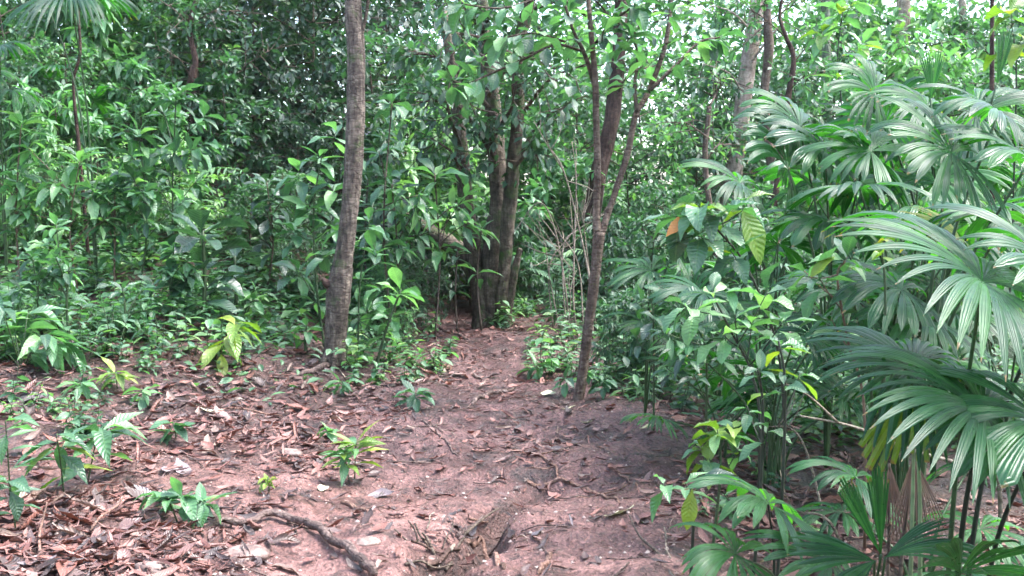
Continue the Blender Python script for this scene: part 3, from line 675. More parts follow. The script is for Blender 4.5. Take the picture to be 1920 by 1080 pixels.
# forked sapling on the trail's right edge
def forked_sapling():
    g = hit(1083, 750); Y = g[1]; s = Y / F
    t = root('sapling', g, 'slender brown sapling forking into two stems at the trail edge', 'sapling'); off = np.array(t.location)
    parts = [('trunk', [(1080, 756, 24), (1090, 715, 19), (1099, 640, 18), (1110, 560, 19), (1118, 490, 19), (1123, 436, 22)], 0.0),
             ('stem', [(1121, 450, 18), (1118, 400, 14), (1120, 320, 13), (1118, 230, 12), (1116, 150, 11), (1108, 60, 9), (1100, -40, 7)], -0.02),
             ('stem', [(1124, 446, 17), (1140, 400, 12), (1160, 340, 12), (1176, 290, 12), (1192, 215, 11), (1212, 180, 10), (1238, 115, 9), (1252, 60, 8), (1262, -30, 6)], 0.03),
             ('branch', [(1116, 160, 11), (1096, 100, 8), (1076, 60, 6), (1060, 10, 5)], -0.05), ('branch', [(1090, 95, 6), (1040, 84, 5), (980, 112, 5), (920, 138, 4), (886, 154, 3)], -0.06),
             ('branch', [(1100, 30, 6), (1040, -8, 5), (985, 5, 5), (935, 16, 4), (870, 8, 3)], -0.05), ('branch', [(1194, 210, 8), (1190, 160, 6), (1196, 110, 5), (1186, 60, 4)], 0.05),
             ('branch', [(1216, 172, 8), (1270, 120, 6), (1310, 80, 5), (1350, 70, 4)], 0.06), ('branch', [(1060, 78, 5), (1000, 62, 4), (940, 72, 3)], -.08), ('branch', [(1110, 90, 6), (1150, 40, 5), (1190, 10, 4)], -.1)]
    leaves = []
    for nm, pts, dY in parts:
        P, R = px_line(pts, Y, dY=dY)
        if nm == 'trunk': P[0][2] = g[2] - 0.08
        mb = MB(); n = 40 if nm != 'branch' else 16
        tube(mb, np.array(P) - off, R, 14 if nm != 'branch' else 7, n, 0.10, len(leaves)); link(nm, mb.mesh(nm, 'bark_brown' if nm != 'branch' else 'twig'), t)
        if nm == 'branch':
            leaves += along(P, 9, 52 * s, 'obovate', 'mid', 0.25, 0.35, mats='pale') + whorl(P[-1], 7, 55 * s, 'obovate', 'mid', unit(P[-1] - P[-2]), mats='pale')
    for (px, py, n) in [(1010, 50, 6), (1060, 20, 6), (1150, 25, 7), (1180, 70, 7), (1215, 110, 5), (1130, 60, 6), (1262, 20, 7), (1020, 130, 6), (960, 90, 6), (1080, 150, 5), (1170, 150, 6), (1290, 60, 5), (900, 100, 6), (850, 150, 6), (870, 190, 6)]:
        c = at(px, py, Y + U(-0.5, 0.4)); leaves += whorl(c, n, 52 * s, 'obovate', 'mid', (U(-.3, .3), U(-.3, .3), 1), mats='pale', droop=0.35)
        mb = MB(); q = at(px + (1120 - px) * 0.25, py + 22, Y); tube(mb, np.array([c, (c + q) / 2 + (0, 0, -.02), q]) - off, [0.004, 0.006, 0.008], 5, 7); link('twig', mb.mesh('twig', 'twig'), t)
    for pos, d, up, L, kind, mat in leaves:
        link('leaf', leaf_mesh(kind, mat, int(rng.randint(3))), t, M=leaf_matrix(np.array(pos) - off, np.array(d), np.array(up), L))
forked_sapling()

# ------------------------------------------------------------------ fan palms
def fan_segments(hub, a, n, R, spread, nseg, groups, droop, hue=0.5, rows=11, split_in=0.55, seed=0, fold=0.16, taper=0.97):
    """-> list of lobes, each a list of (V,Q,C) segment strips"""
    r = np.random.RandomState(seed); a = unit(a); n = unit(np.asarray(n, float) - np.dot(n, a) * a); b = np.cross(n, a)
    sp = math.radians(spread); dth = sp / nseg; t = np.linspace(0, 1, rows + 1)
    per = nseg / groups
    def curve(th, L, dr):
        u = math.cos(th) * a + math.sin(th) * b
        D = u[None] + dr * (t[:, None] ** 1.4) * np.array([0, 0, -1.0]) + 0.22 * (1 - t[:, None]) * n
        D = unit(D); return hub + np.vstack([np.zeros(3), np.cumsum(0.5 * (D[1:] + D[:-1]) / rows, 0)]) * L, D
    lob_dr = [droop * r.uniform(0.6, 1.5) for _ in range(groups)]; lob_L = [R * r.uniform(0.74, 1.1) * (0.45 if r.uniform() < .07 else 1) for _ in range(groups)]
    lob_off = [r.uniform(-0.06, 0.06) for _ in range(groups)]
    out = [[] for _ in range(groups)]
    for j in range(nseg):
        g = min(groups - 1, int(j / per)); jj = (j + 0.5) / per - g          # 0..1 within the lobe
        shr = 0.92 if groups < 7 else 0.76; th0 = -sp / 2 + (g + 0.5 + (jj - 0.5) * shr) * per * dth + lob_off[g]
        dw = dth * shr * 0.5
        L = lob_L[g] * (1 - 0.22 * (2 * abs(jj - 0.5)) ** 2) * r.uniform(0.95, 1.04); dr = lob_dr[g] + 0.25 * (abs(jj - .5)) * droop
        M, D = curve(th0, L, dr); E1, _ = curve(th0 - dw, L, dr); E2, _ = curve(th0 + dw, L, dr)
        nn = unit(n[None] - (D @ n)[:, None] * D)
        w = np.linalg.norm(E2 - E1, axis=1)[:, None]
        si = split_in * r.uniform(0.8, 1.15)
        k = np.clip((t - si) / (1 - si), 0, 1)[:, None] ** 1.15 * taper
        ctr = 0.5 * (E1 + E2); E1 = E1 + (ctr - E1) * k; E2 = E2 + (ctr - E2) * k
        w = np.linalg.norm(E2 - E1, axis=1)[:, None]
        M = 0.5 * (E1 + E2) + nn * fold * w
        V = np.stack([E1, M, M, E2], 1).reshape(-1, 3)
        C = np.zeros((rows + 1, 4, 3)); C[:, :, 0] = [-1, 0, 0, 1]; C[:, :, 1] = t[:, None]; C[:, :, 2] = np.clip(hue + r.uniform(-0.08, 0.08), 0, 1)
        i = np.arange(rows)[:, None] * 4; c = np.array([[0, 2]])
        Q = np.stack([i + c, i + c + 1, i + 4 + c + 1, i + 4 + c], -1).reshape(-1, 4)
        out[g].append((V, Q, C.reshape(-1, 3)))
    return out
_fs = [100]
def fan_leaf(rootobj, base, hub, a, n, R, spread=300, nseg=20, groups=4, droop=0.8, mat='palm', hue=0.5, pieces='segment', petmat='petiole', petr=0.008, bend=0.12, taper=0.97, split_in=0.68, label=None, fold=0.2):
    off = np.array(rootobj.location); _fs[0] += 1
    hub = np.asarray(hub, float); base = np.asarray(base, float); span = np.linalg.norm(hub - base)
    mid = base * 0.45 + hub * 0.55 + np.array([(base[0] - hub[0]) * 0.3, (base[1] - hub[1]) * 0.3, 0]) * 1.0 + np.array([0, 0, bend * span * 0.5])
    mb = MB(); tube(mb, np.array([base, mid, hub]) - off, [petr * 1.4, petr, petr * 0.7], 7, 18, 0.05, _fs[0])
    f = link('frond', mb.mesh('frond', petmat), rootobj)
    if label: f['label'] = label
    if spread > 150 and pieces != 'fine':
        groups = int(rng.randint(10, 15)); nseg = groups * 2; split_in = U(.66, .82)
    else: nseg = int(round(nseg * 1.5 / groups)) * groups
    n = np.asarray(n, float) + rng.normal(0, .14, 3)
    if pieces == 'fine': split_in = U(.46, .56)
    lobes = fan_segments(hub - off, a, n, R, spread, nseg, groups, droop, hue, seed=_fs[0], taper=taper, split_in=split_in, fold=fold)
    for lob in lobes:
        if pieces in ('segment', 'fine'):
            for V, Q, C in lob: link('leaf_segment', MB().add(V, Q, None, C).mesh('leaf_segment', mat), f)
        else:
            mb = MB()
            for V, Q, C in lob: mb.add(V, Q, None, C)
            link('leaf_lobe', mb.mesh('leaf_lobe', mat), f)
    return f
def auto_palm(x, y, label, hubs, R, pieces='lobe', name='fan_palm', mats=('palm',), droop=0.8, nseg=18, petmat='petiole', group=None):
    """a clump: hubs = list of world hub points; each leaf leans away from the clump's middle"""
    base = np.array(gz(x, y)); r = root(name, base, label, 'palm', group)
    for k, h in enumerate(hubs):
        h = np.asarray(h, float); o = h - base; o[2] = 0; d = unit(o + rng.normal(0, 0.05, 3) * (1, 1, 0)); 
        up = np.array([0, 0, 1.0]) + d * 0.45 + rng.normal(0, 0.1, 3)
        m = mats[int(rng.randint(len(mats)))]
        b = base + np.array([U(-.06, .06), U(-.06, .06), 0])
        fan_leaf(r, b, h, d + np.array([0, 0, U(-0.1, 0.75)]), up, R * U(0.85, 1.12), U(260, 320), nseg, 4, droop * U(0.75, 1.3), m, U(0.3, 0.75), pieces, petmat, 0.007, bend=U(0.02, 0.12))
    return r
def rand_hubs(x, y, n, hmin, hmax, rad):
    out = []
    for k in range(n):
        a = k * 2.4 + U(-.4, .4); rr = rad * U(0.35, 1.0); out.append((x + math.cos(a) * rr, y + math.sin(a) * rr, Hf(x, y) + U(hmin, hmax)))
    return out

def palms():
    # --- the near palm with two big umbrella leaves
    b = np.array(gz(1.50, 3.30)); r = root('fan_palm', b, 'large near fan palm with glossy umbrella leaves on tall dark stalks', 'palm')
    fan_leaf(r, b, at(1842, 528, 3.15), (-1, -.10, .50), (0.30, -.30, 1), .70, 330, 27, 5, .95, hue=.55, pieces='fine', petr=.008, petmat='petiole', bend=0)
    fan_leaf(r, b + (.04, .02, 0), at(1842, 772, 3.0), (-1, -.15, .45), (0.10, -.62, .9), .68, 300, 28, 4, .80, hue=.4, pieces='fine', petr=.009, petmat='petiole_dark', bend=0)
    fan_leaf(r, b + (-.05, .08, 0), at(1712, 690, 3.35), (-1, -.1, .05), (0, -.5, 1), .46, 300, 24, 5, 1.0, hue=.3, pieces='fine', petr=.007, petmat='petiole_pale', bend=0)
    f = fan_leaf(r, b + (-.08, .1, 0), at(1715, 725, 3.42), (-.35, -.3, -1), (-.1, -1, .25), .34, 75, 7, 2, .5, mat='palmy', hue=.4, petr=.007, petmat='petiole_pale', bend=0, taper=.35, label='yellowing blotched hanging leaf')
    f = fan_leaf(r, b + (-.10, .16, 0), at(1712, 858, 3.55), (0, -.15, -1), (0, -1, 0), .42, 60, 12, 3, .2, mat='deadpalm', petr=.007, petmat='twig', bend=0, taper=.9, split_in=.3, label='dead red-brown leaf hanging down')
    f = fan_leaf(r, b + (-.12, .2, 0), at(1668, 870, 3.6), (-.1, -.15, -1), (0, -1, 0), .34, 40, 8, 2, .2, mat='deadpalm', petr=.006, petmat='twig', bend=0, taper=.9, split_in=.3, label='dead dark brown leaf hanging down')
    fan_leaf(r, b + (.1, .1, 0), at(1990, 520, 3.2), (-1, -.3, .5), (0.1, -.4, 1), .55, 320, 22, 4, .9, hue=.5, petr=.008, petmat='petiole_dark', bend=0)
    fan_leaf(r, b + (.12, 0, 0), at(1965, 800, 2.9), (-1, -.3, .2), (0, -.6, .8), .5, 300, 22, 4, .9, hue=.45, petr=.008, petmat='petiole_dark', bend=0)
    # --- low palm at the bottom edge of the trail
    b = np.array(gz(1.02, 3.70)); r = root('fan_palm', b, 'small low fan palm with four-lobed leaves at trail edge', 'palm')
    fan_leaf(r, b, at(1440, 945, 3.55), (-1, -.3, .55), (-.05, -.25, 1), .42, 300, 16, 4, .8, hue=.85, petr=.005, petmat='petiole_dark', bend=0)
    fan_leaf(r, b + (.03, -.03, 0), at(1378, 1040, 3.35), (-1, -.35, .4), (0, -.35, 1), .32, 310, 16, 4, .95, hue=.95, petr=.005, bend=0)
    fan_leaf(r, b + (.05, -.05, 0), at(1560, 1060, 3.3), (-1, -.3, .45), (0, -.5, 1), .34, 260, 16, 4, .9, hue=.8, petr=.005, bend=0)
    # --- young palm with upright pleated blade
    b = np.array(gz(1.22, 3.25)); r = root('fan_palm', b, 'young fan palm with one upright pleated blade near bottom edge', 'palm')
    fan_leaf(r, b, at(1652, 1040, 3.15), (-.28, .05, 1), (-.25, -1, 0), .29, 34, 10, 2, .02, hue=.6, petr=.006, bend=0, taper=.35, split_in=.8, label='upright half-folded pleated leaf', fold=.25)
    fan_leaf(r, b + (.02, 0, 0), at(1660, 1045, 3.13), (1, -.3, .55), (-.2, -.6, 1), .33, 70, 8, 2, .55, hue=.45, petr=.006, bend=0)
    fan_leaf(r, b + (.02, .02, 0), at(1640, 1052, 3.1), (-1, -.3, -.05), (0, -.7, .8), .30, 80, 8, 2, .5, hue=.5, petr=.006, bend=0)
    fan_leaf(r, b + (.25, .05, 0), at(1800, 1075, 2.95), (-.2, -.5, .9), (0, -1, .5), .32, 200, 16, 3, .7, hue=.4, petr=.006, bend=0)
    # --- palms further back in the thicket
    P1 = [at(1783, 288, 4.7), at(1870, 215, 4.9), at(1880, 420, 4.4), at(1700, 430, 4.9), at(1930, 300, 4.6)]
    b = np.array(gz(2.0, 4.75)); r = root('fan_palm', b, 'tall fan palm with white-glinting leaves against the upper thicket', 'palm')
    fan_leaf(r, b, P1[0], (-1, -.25, .35), (0, -.5, 1), .48, 300, 22, 5, .85, hue=.5, petr=.009)
    fan_leaf(r, b, P1[1], (-1, -.2, .45), (0, -.35, 1), .46, 300, 22, 5, 1.0, hue=.45, petr=.009)
    fan_leaf(r, b, P1[2], (-1, -.4, .3), (0, -.5, 1), .46, 300, 20, 4, .9, hue=.5, petr=.009)
    fan_leaf(r, b, P1[4], (-1, .1, .5), (0, -.35, 1), .48, 320, 20, 4, .9, hue=.5, petr=.009)
    b = np.array(gz(1.92, 5.1)); r = root('fan_palm', b, 'fan palm with a yellowing split leaf behind the near umbrella leaves', 'palm')
    fan_leaf(r, b, at(1800, 445, 4.9), (-1, -.2, .25), (0, -.55, 1), .36, 170, 11, 3, .35, mat='palmy', hue=.5, petr=.007, label='yellow-green split leaf')
    fan_leaf(r, b, at(1690, 545, 4.7), (-1, -.3, .3), (0, -.4, 1), .5, 300, 18, 4, .9, hue=.45)
    fan_leaf(r, b, at(1600, 560, 5.0), (-1, -.3, .3), (0, -.4, 1), .5, 300, 18, 4, .9, hue=.4)
    fan_leaf(r, b, at(1740, 600, 4.6), (-1, -.3, .3), (0, -.4, 1), .45, 280, 16, 4, .9, hue=.5)
    b = np.array(gz(2.15, 6.6)); r = root('fan_palm', b, 'fan palm with arching pleated leaves left of the tall glinting palm', 'palm')
    for (px, py, Y, ax, h, R) in [(1548, 285, 6.4, (-1, -.2, .6), .45, .58), (1478, 318, 6.6, (-.6, -.1, 1), .6, .62), (1500, 240, 6.8, (-1, 0, .9), .5, .55), (1620, 300, 6.2, (-.4, -.5, .5), .4, .55), (1560, 420, 6.0, (-1, -.4, .2), .45, .52), (1660, 230, 6.9, (.4, -.2, .9), .5, .5)]:
        fan_leaf(r, b, at(px, py, Y), ax, (0, -.45, 1), R, 290, 20, 5, .95, hue=h, petr=.009)
    b = np.array(gz(2.75, 6.3)); r = root('fan_palm', b, 'fan palm with broad upright blades beside the upper edge of thicket', 'palm')
    for (px, py, Y, ax, h, R, sp) in [(1745, 185, 6.2, (-.1, 0, 1), .6, .32, 45), (1740, 200, 6.2, (-1, -.2, .3), .5, .45, 260), (1868, 160, 6.0, (.05, 0, 1), .45, .34, 34), (1830, 215, 6.1, (1, -.2, .3), .5, .45, 280), (1640, 175, 6.6, (-.8, -.1, .6), .6, .45, 260)]:
        fan_leaf(r, b, at(px, py, Y), ax, (0, -.6, 1), R, sp, 16 if sp > 100 else 8, 4 if sp > 100 else 2, .8 if sp > 100 else .1, hue=h, petr=.009, taper=.7)
    b = np.array(gz(1.0, 7.3)); r = root('fan_palm', b, 'low fan palm with drooping leaf just right of the forked sapling', 'palm')
    for (px, py, Y, ax, h, R) in [(1222, 508, 7.1, (-1, -.2, .15), .5, .45), (1262, 470, 7.3, (-.5, -.2, .8), .5, .42), (1300, 560, 7.0, (.5, -.3, .6), .45, .42), (1215, 610, 6.9, (-1, -.4, .2), .5, .4)]:
        fan_leaf(r, b, at(px, py, Y), ax, (-.1, -.45, 1), R, 280, 16, 4, .9, hue=h, petr=.006)
    specs = [(1.55, 5.7, 7, .5, 1.25, .55, .48, 'low fan palm clump in the shade under the yellowing split leaf'),
             (1.75, 6.4, 7, .4, 1.1, .6, .48, 'shaded fan palm clump behind the broad-leaved saplings'),
             (2.25, 5.5, 7, .6, 1.5, .55, .52, 'dense fan palm clump filling the thicket below the tall glinting palm'),
             (2.8, 7.4, 8, .9, 2.0, .7, .6, 'fan palm clump deep in the thicket under broad upright blades'),
             (3.5, 8.2, 8, 1.0, 2.5, .8, .62, 'fan palm clump at the far back of the palm thicket'),
             (1.75, 8.3, 7, .4, 1.3, .6, .5, 'fan palm clump in the gap behind the forked sapling and palms'),
             (1.35, 6.3, 6, .2, .6, .5, .36, 'ankle-high fan palm clump beside the trail where saplings begin'),
             (1.75, 4.1, 6, .15, .7, .45, .40, 'low shaded fan palm clump behind the hanging dead palm leaf'),
             (2.35, 5.9, 6, 1.5, 2.15, .5, .60, 'fan palm with tall arching strap leaves behind the tall glinting palm'),
             (2.0, 7.6, 6, 1.2, 2.0, .5, .60, 'fan palm with upright strap leaves right of the pale pinkish trunk'),
             (2.9, 7.0, 6, 1.9, 2.6, .6, .62, 'tallest fan palm with strap leaves against the bright far trees'),
             (3.3, 6.6, 7, .8, 2.1, .7, .6, 'fan palm clump at the outer side of the thicket')]
    for x, y, n, h0, h1, rad, R, lab in specs:
        auto_palm(x, y, lab, rand_hubs(x, y, n, h0, h1, rad), R * .85, mats=('palm',))
    # --- upper left
    b = np.array(gz(-4.1, 9.7)); r = root('fan_palm', b, 'tall fan palm with long frayed leaf hanging into the upper left corner', 'palm')
    fan_leaf(r, b, at(132, -8, 9.3), (.5, -.5, -.1), (.25, -.8, .8), .80, 300, 26, 5, 1.5, hue=.1, pieces='fine', petr=.009)
    fan_leaf(r, b, at(60, -60, 9.6), (-.6, -.4, .2), (-.2, -.3, 1), .5, 320, 22, 4, 1.7, hue=.5, petr=.009)
    b = np.array(gz(-5.1, 9.9)); r = root('fan_palm', b, 'fan palm with pale drooping leaves at the left edge below the hanging one', 'palm')
    for (px, py, Y, ax, h) in [(0, 88, 9.4, (.8, -.3, .1), .6), (25, 170, 9.5, (.6, -.3, -.2), .6), (-30, 140, 9.6, (1, -.2, .1), .6)]:
        fan_leaf(r, b, at(px, py, Y), ax, (.1, -.4, 1), .42, 290, 20, 4, 1.5, hue=h, petr=.007, pieces='lobe')
    b = np.array(gpx(150, 12.5)); auto_palm(b[0], b[1], 'fan palm half hidden in the shady left thicket', [at(110, 130, 12.3), at(175, 190, 12.2), at(390, 170, 13), at(150, 240, 12)], .45)
palms()

# ------------------------------------------------------------------ named saplings and seedlings
def broadleaf():
    sp = simple_plant
    # around the grey trunk
    Y = 9.55; s = Y / F; B = lambda x, y, dy=0.0: at(x, y, Y + dy)
    st, lv = [], []
    base = np.array(gpx(606, Y))
    main = [base, B(596, 560), B(588, 450), B(590, 370), B(604, 290)]; st.append((main, [.014, .012, .01, .008, .006]))
    for (px, py, n, L, k) in [(560, 318, 8, 62, 1), (600, 292, 8, 60, 1), (578, 385, 9, 60, 0), (622, 352, 8, 55, 1), (552, 432, 9, 58, 0), (602, 470, 8, 55, 0), (560, 505, 8, 55, 0), (596, 560, 8, 52, 0), (632, 244, 5, 58, 1), (560, 580, 7, 46, 0), (622, 415, 7, 55, 1)]:
        c = B(px, py, U(-.25, .15)); q = np.array(main[min(4, max(1, int((640 - py) / 80)))])
        st.append(([q, (q + c) / 2 + (0, 0, -.03), c], [.006, .005, .004])); lv += whorl(c, n, L * s, 'elliptic', 'mid', (U(-.4, .4), U(-.3, .3), 1), mats='pale', droop=.4)
    leafy('sapling', 'bushy sapling with drooping oval leaves growing against the grey-brown trunk', 'sapling', st, lv, base)
    Y = 9.2; s = Y / F; st, lv = [], []; base = np.array(gpx(668, Y)); main = [base, B(672, 600), B(676, 520), B(690, 430), B(700, 380)]; st.append((main, [.01, .008, .007, .006, .004]))
    for (px, py, n, L) in [(692, 410, 6, 48), (672, 445, 6, 50), (705, 470, 7, 48), (676, 520, 7, 50), (712, 540, 7, 46), (690, 580, 8, 46), (660, 620, 7, 44), (712, 625, 8, 40), (735, 590, 7, 40)]:
        c = B(px, py, U(-.15, .25)); q = np.array(main[min(4, max(1, int((690 - py) / 70)))])
        st.append(([q, (q + c) / 2, c], [.004, .004, .003])); lv += whorl(c, n, L * s, 'elliptic', 'mid', (U(-.4, .4), U(-.3, .3), 1), mats='pale', droop=.35)
    leafy('sapling', 'thin sapling with stacked leaf tufts just right of the grey-brown trunk', 'sapling', st, lv, base)
    sp(752, 543, 8.9, 110, 'bright green broad-leaved shoot beside the grey-brown trunk foot', 9, 62, 'obovate', 'pale', lean=50, tiers=2)
    for (px, py, Y, h, L, n, kd, mt, lab, kw) in [
        (735, 190, 10.4, 330, 50, 9, 'obovate', 'mid', 'sapling with rounded leaves showing right behind the grey-brown trunk', dict(w=4, stemmat='twig', tufts=6, tiers=3)),
        (815, 325, 10.8, 240, 66, 12, 'lance', 'pale', 'bush of long drooping pale leaves left of the mossy stems', dict(w=4, stemmat='twig', tufts=7, tiers=2, mats='mid')),
        (735, 345, 10.6, 260, 56, 10, 'lance', 'mid', 'drooping long-leaved bush between grey trunk and pale bush', dict(w=4, stemmat='twig', tufts=6, tiers=3, mats='pale')),
        (903, 425, 11.6, 170, 52, 9, 'lance', 'pale', 'small leafy shoot hanging in front of the mossy stems', dict(w=4, stemmat='twig', tiers=2, mats='mid')),
        (858, 470, 11.5, 130, 44, 8, 'lance', 'mid', 'leafy shoot at the flank of the mossy stems beside the log', dict(w=4, stemmat='twig', tiers=2)),
        (380, 432, 10.3, 190, 92, 11, 'obovate', 'dark', 'plant with very large oval dark leaves on the green bank', dict(tiers=3, w=9)),
        (440, 480, 10.0, 140, 80, 7, 'obovate', 'dark', 'plant with paired large oval leaves lower down the green bank', dict(tiers=2, w=8)),
        (325, 465, 9.6, 150, 48, 10, 'elliptic', 'pale', 'pale bright-topped sapling in the middle of the green bank', dict(tiers=2, tufts=3)),
        (320, 510, 9.4, 110, 50, 8, 'ovate', 'mid', 'sapling with rounded leaves below the bright-topped one', dict(tiers=2, tufts=2)),
        (215, 345, 9.8, 260, 68, 12, 'lance', 'mid', 'tall long-leaved shrub with nodding shoots on the left bank', dict(tufts=7, tiers=3, stemmat='stem_red', mats='pale')),
        (40, 230, 9.0, 330, 75, 10, 'lance', 'pale', 'tall shrub of pale narrow leaves at the left edge', dict(tufts=7, tiers=3, stemmat='stem_red', mats='mid')),
        (150, 300, 8.8, 300, 78, 11, 'lance', 'pale', 'tall shrub with arching reddish shoots and pale narrow leaves', dict(tufts=7, tiers=3, stemmat='stem_red', mats='mid')),
        (105, 420, 9.2, 210, 48, 9, 'elliptic', 'pale', 'sapling with small bright leaves on the left bank litter', dict(tufts=4, tiers=2)),
        (260, 250, 11.2, 330, 62, 12, 'elliptic', 'mid', 'tall broad-leaved sapling at the rear of the left bank', dict(tufts=8, tiers=3, mats='pale')),
        (330, 180, 12.0, 380, 66, 12, 'elliptic', 'mid', 'tall sapling with wide spreading leaves before the dark thicket', dict(tufts=8, tiers=3)),
        (265, 620, 8.4, 90, 52, 8, 'elliptic', 'mid', 'herb with one long hanging leaf at the litter edge', dict(tiers=2)),
        (515, 635, 8.6, 75, 52, 8, 'elliptic', 'pale', 'pale seedling at the litter edge left of the trunk foot', dict(tiers=1)),
        (575, 610, 8.9, 90, 46, 8, 'elliptic', 'mid', 'seedling pressed against the left side of the trunk foot', dict(tiers=2)),
        (130, 500, 9.3, 140, 42, 9, 'elliptic', 'mid', 'leafy herb on the left bank below the bright-leaved sapling', dict(tufts=4, tiers=2)),
        (60, 480, 8.8, 170, 50, 9, 'elliptic', 'mid', 'dark leafy herb at the left edge above the bamboo-like leaves', dict(tufts=4, tiers=2)),
        (230, 540, 9.0, 120, 44, 9, 'lance', 'mid', 'narrow-leaved herb halfway along the green bank', dict(tufts=3, tiers=2)),
        (460, 560, 9.4, 100, 38, 9, 'elliptic', 'pale', 'pale herb near the right end of the green bank', dict(tufts=3, tiers=2)),
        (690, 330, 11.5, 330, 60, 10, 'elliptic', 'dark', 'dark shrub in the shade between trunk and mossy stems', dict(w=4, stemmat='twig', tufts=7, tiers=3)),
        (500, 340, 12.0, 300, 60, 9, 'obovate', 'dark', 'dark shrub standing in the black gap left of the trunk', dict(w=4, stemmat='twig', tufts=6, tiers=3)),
    ]:
        if px < 560 and L > 44 and 'large' not in lab: L *= .78; n = int(n * 1.2); kw['tufts'] = kw.get('tufts', 1) + 2; kw['w'] = 3.5
        if px < 560: Y = min(13.5, float(hit(px, min(py + h, 640) if py > 400 else min(py + h, 560))[1]))
        sp(px, py, Y, h, lab, n, L, kd, mt, **kw)
    # bamboo-like herb at left edge
    Y = 6.9; s = Y / F; base = np.array(gpx(30, Y)); st, lv = [], []
    for (px, py) in [(-20, 560), (60, 585), (110, 640), (20, 620), (85, 690), (-10, 690), (140, 660)]:
        e = at(px, py, Y + U(-.4, .3)); P = [base, base * .4 + e * .6 + (0, 0, .12), e]; st.append((P, [.005, .004, .003])); lv += along(P, 12, 80 * s, 'lance', 'pale', .35, .45, mats='mid')
    leafy('leafy_plant', 'bamboo-like herb with long narrow pale leaves at the left edge', 'plant', st, lv, base)
    # seedlings in the near litter
    def shoot(px, py, Y, bx, by, n, L, kd, mt, label, mats=None, droop=.4, stemmat='stem', tip=3, **k):
        b = np.array(hit(bx, by)); Y = b[1] - .05; s = Y / F; e = at(px, py, Y); P = [b, b * .45 + e * .55 + (0, 0, .05), e]
        L *= 1.2; lv = along(P, int(n * 1.3), L * s, kd, mt, .22, droop, mats=mats) + whorl(e, tip, L * s, kd, mt, unit(e - b), mats=mats, droop=droop)
        return leafy('seedling', label, 'seedling', [(P, [.0042, .0032, .0022])], lv, b, stemmat)
    shoot(195, 800, 5.6, 165, 905, 8, 88, 'lance', 'pale', 'seedling with broad arching leaves on the left litter', mats='mid')
    shoot(105, 815, 5.4, 120, 930, 8, 85, 'lance', 'mid', 'seedling with olive hanging leaves beside the arching-leaved one', mats='young', droop=.9)
    shoot(10, 790, 5.2, 20, 940, 8, 62, 'lance', 'pale', 'pale seedling cut by the left edge of frame', droop=.6)
    shoot(15, 900, 4.7, 30, 1000, 7, 50, 'elliptic', 'mid', 'dull green seedling low at the left edge', droop=.6)
    shoot(325, 800, 6.4, 330, 825, 4, 42, 'ovate', 'mid', 'two-leaved flat seedling in the middle of the litter', droop=.2, tip=2)
    shoot(445, 605, 8.2, 405, 690, 8, 66, 'lance', 'young', 'yellow-green plant with drooping paired leaves at the litter edge', droop=.8, stemmat='stem_red')
    shoot(340, 930, 5.0, 350, 985, 7, 52, 'elliptic', 'mid', 'green seedling growing over the big surface root', mats='pale', tip=6, droop=.25)
    shoot(385, 945, 4.95, 362, 985, 6, 52, 'elliptic', 'pale', 'brighter seedling leaning right over the big surface root', mats='mid', tip=4, droop=.3)
    shoot(295, 925, 5.1, 335, 985, 4, 48, 'lance', 'pale', 'narrow-leaved seedling leaning left by the big surface root', tip=3, droop=.1)
    shoot(502, 905, 5.5, 505, 925, 4, 20, 'ovate', 'young', 'tiny yellow-green seedling alone on bare soil', tip=5, droop=.1)
    shoot(668, 830, 6.05, 665, 905, 10, 52, 'lance', 'young', 'yellow-green seedling bush standing alone on the trail', tip=5, droop=.3, mats='pale')
    shoot(640, 850, 6.0, 655, 905, 7, 42, 'lance', 'pale', 'green shoot leaning left out of the lone trail seedling', tip=4, droop=.3, mats='young')
    shoot(615, 808, 6.5, 625, 830, 4, 28, 'ovate', 'pale', 'tiny seedling behind the lone yellow-green trail bush', tip=4, droop=.15)
    shoot(780, 738, 7.7, 775, 765, 5, 40, 'elliptic', 'mid', 'small green seedling at the left trail edge below the trunk', tip=5, droop=.15)
    shoot(640, 720, 8.0, 645, 735, 6, 34, 'lance', 'pale', 'grassy seedling in the litter under the grey-brown trunk', tip=5, droop=.3)
    shoot(265, 735, 7.0, 270, 760, 5, 34, 'elliptic', 'pale', 'small seedling in red litter above the flat two-leaved one', tip=4)
    shoot(150, 720, 7.2, 155, 750, 6, 40, 'lance', 'pale', 'pale seedling in litter right of the bamboo-like herb', tip=5)
    shoot(215, 700, 7.6, 220, 730, 6, 40, 'lance', 'young', 'yellowish seedling in litter behind the small pale ones', tip=4)
    shoot(1210, 655, 7.4, 1200, 700, 6, 40, 'elliptic', 'pale', 'pale seedling right of the forked sapling foot', tip=6)
    shoot(1130, 715, 7.6, 1135, 745, 5, 30, 'elliptic', 'mid', 'small seedling touching the forked sapling foot', tip=5)
    shoot(1060, 710, 8.2, 1064, 735, 5, 28, 'elliptic', 'mid', 'small seedling left of the forked sapling foot', tip=5)
    shoot(1005, 690, 8.8, 1010, 705, 6, 36, 'lance', 'pale', 'starry pale seedling on the far trail', tip=6, droop=.2)
    shoot(1100, 700, 8.3, 1105, 725, 5, 26, 'ovate', 'pale', 'round-leaved seedling behind the forked sapling foot', tip=4)
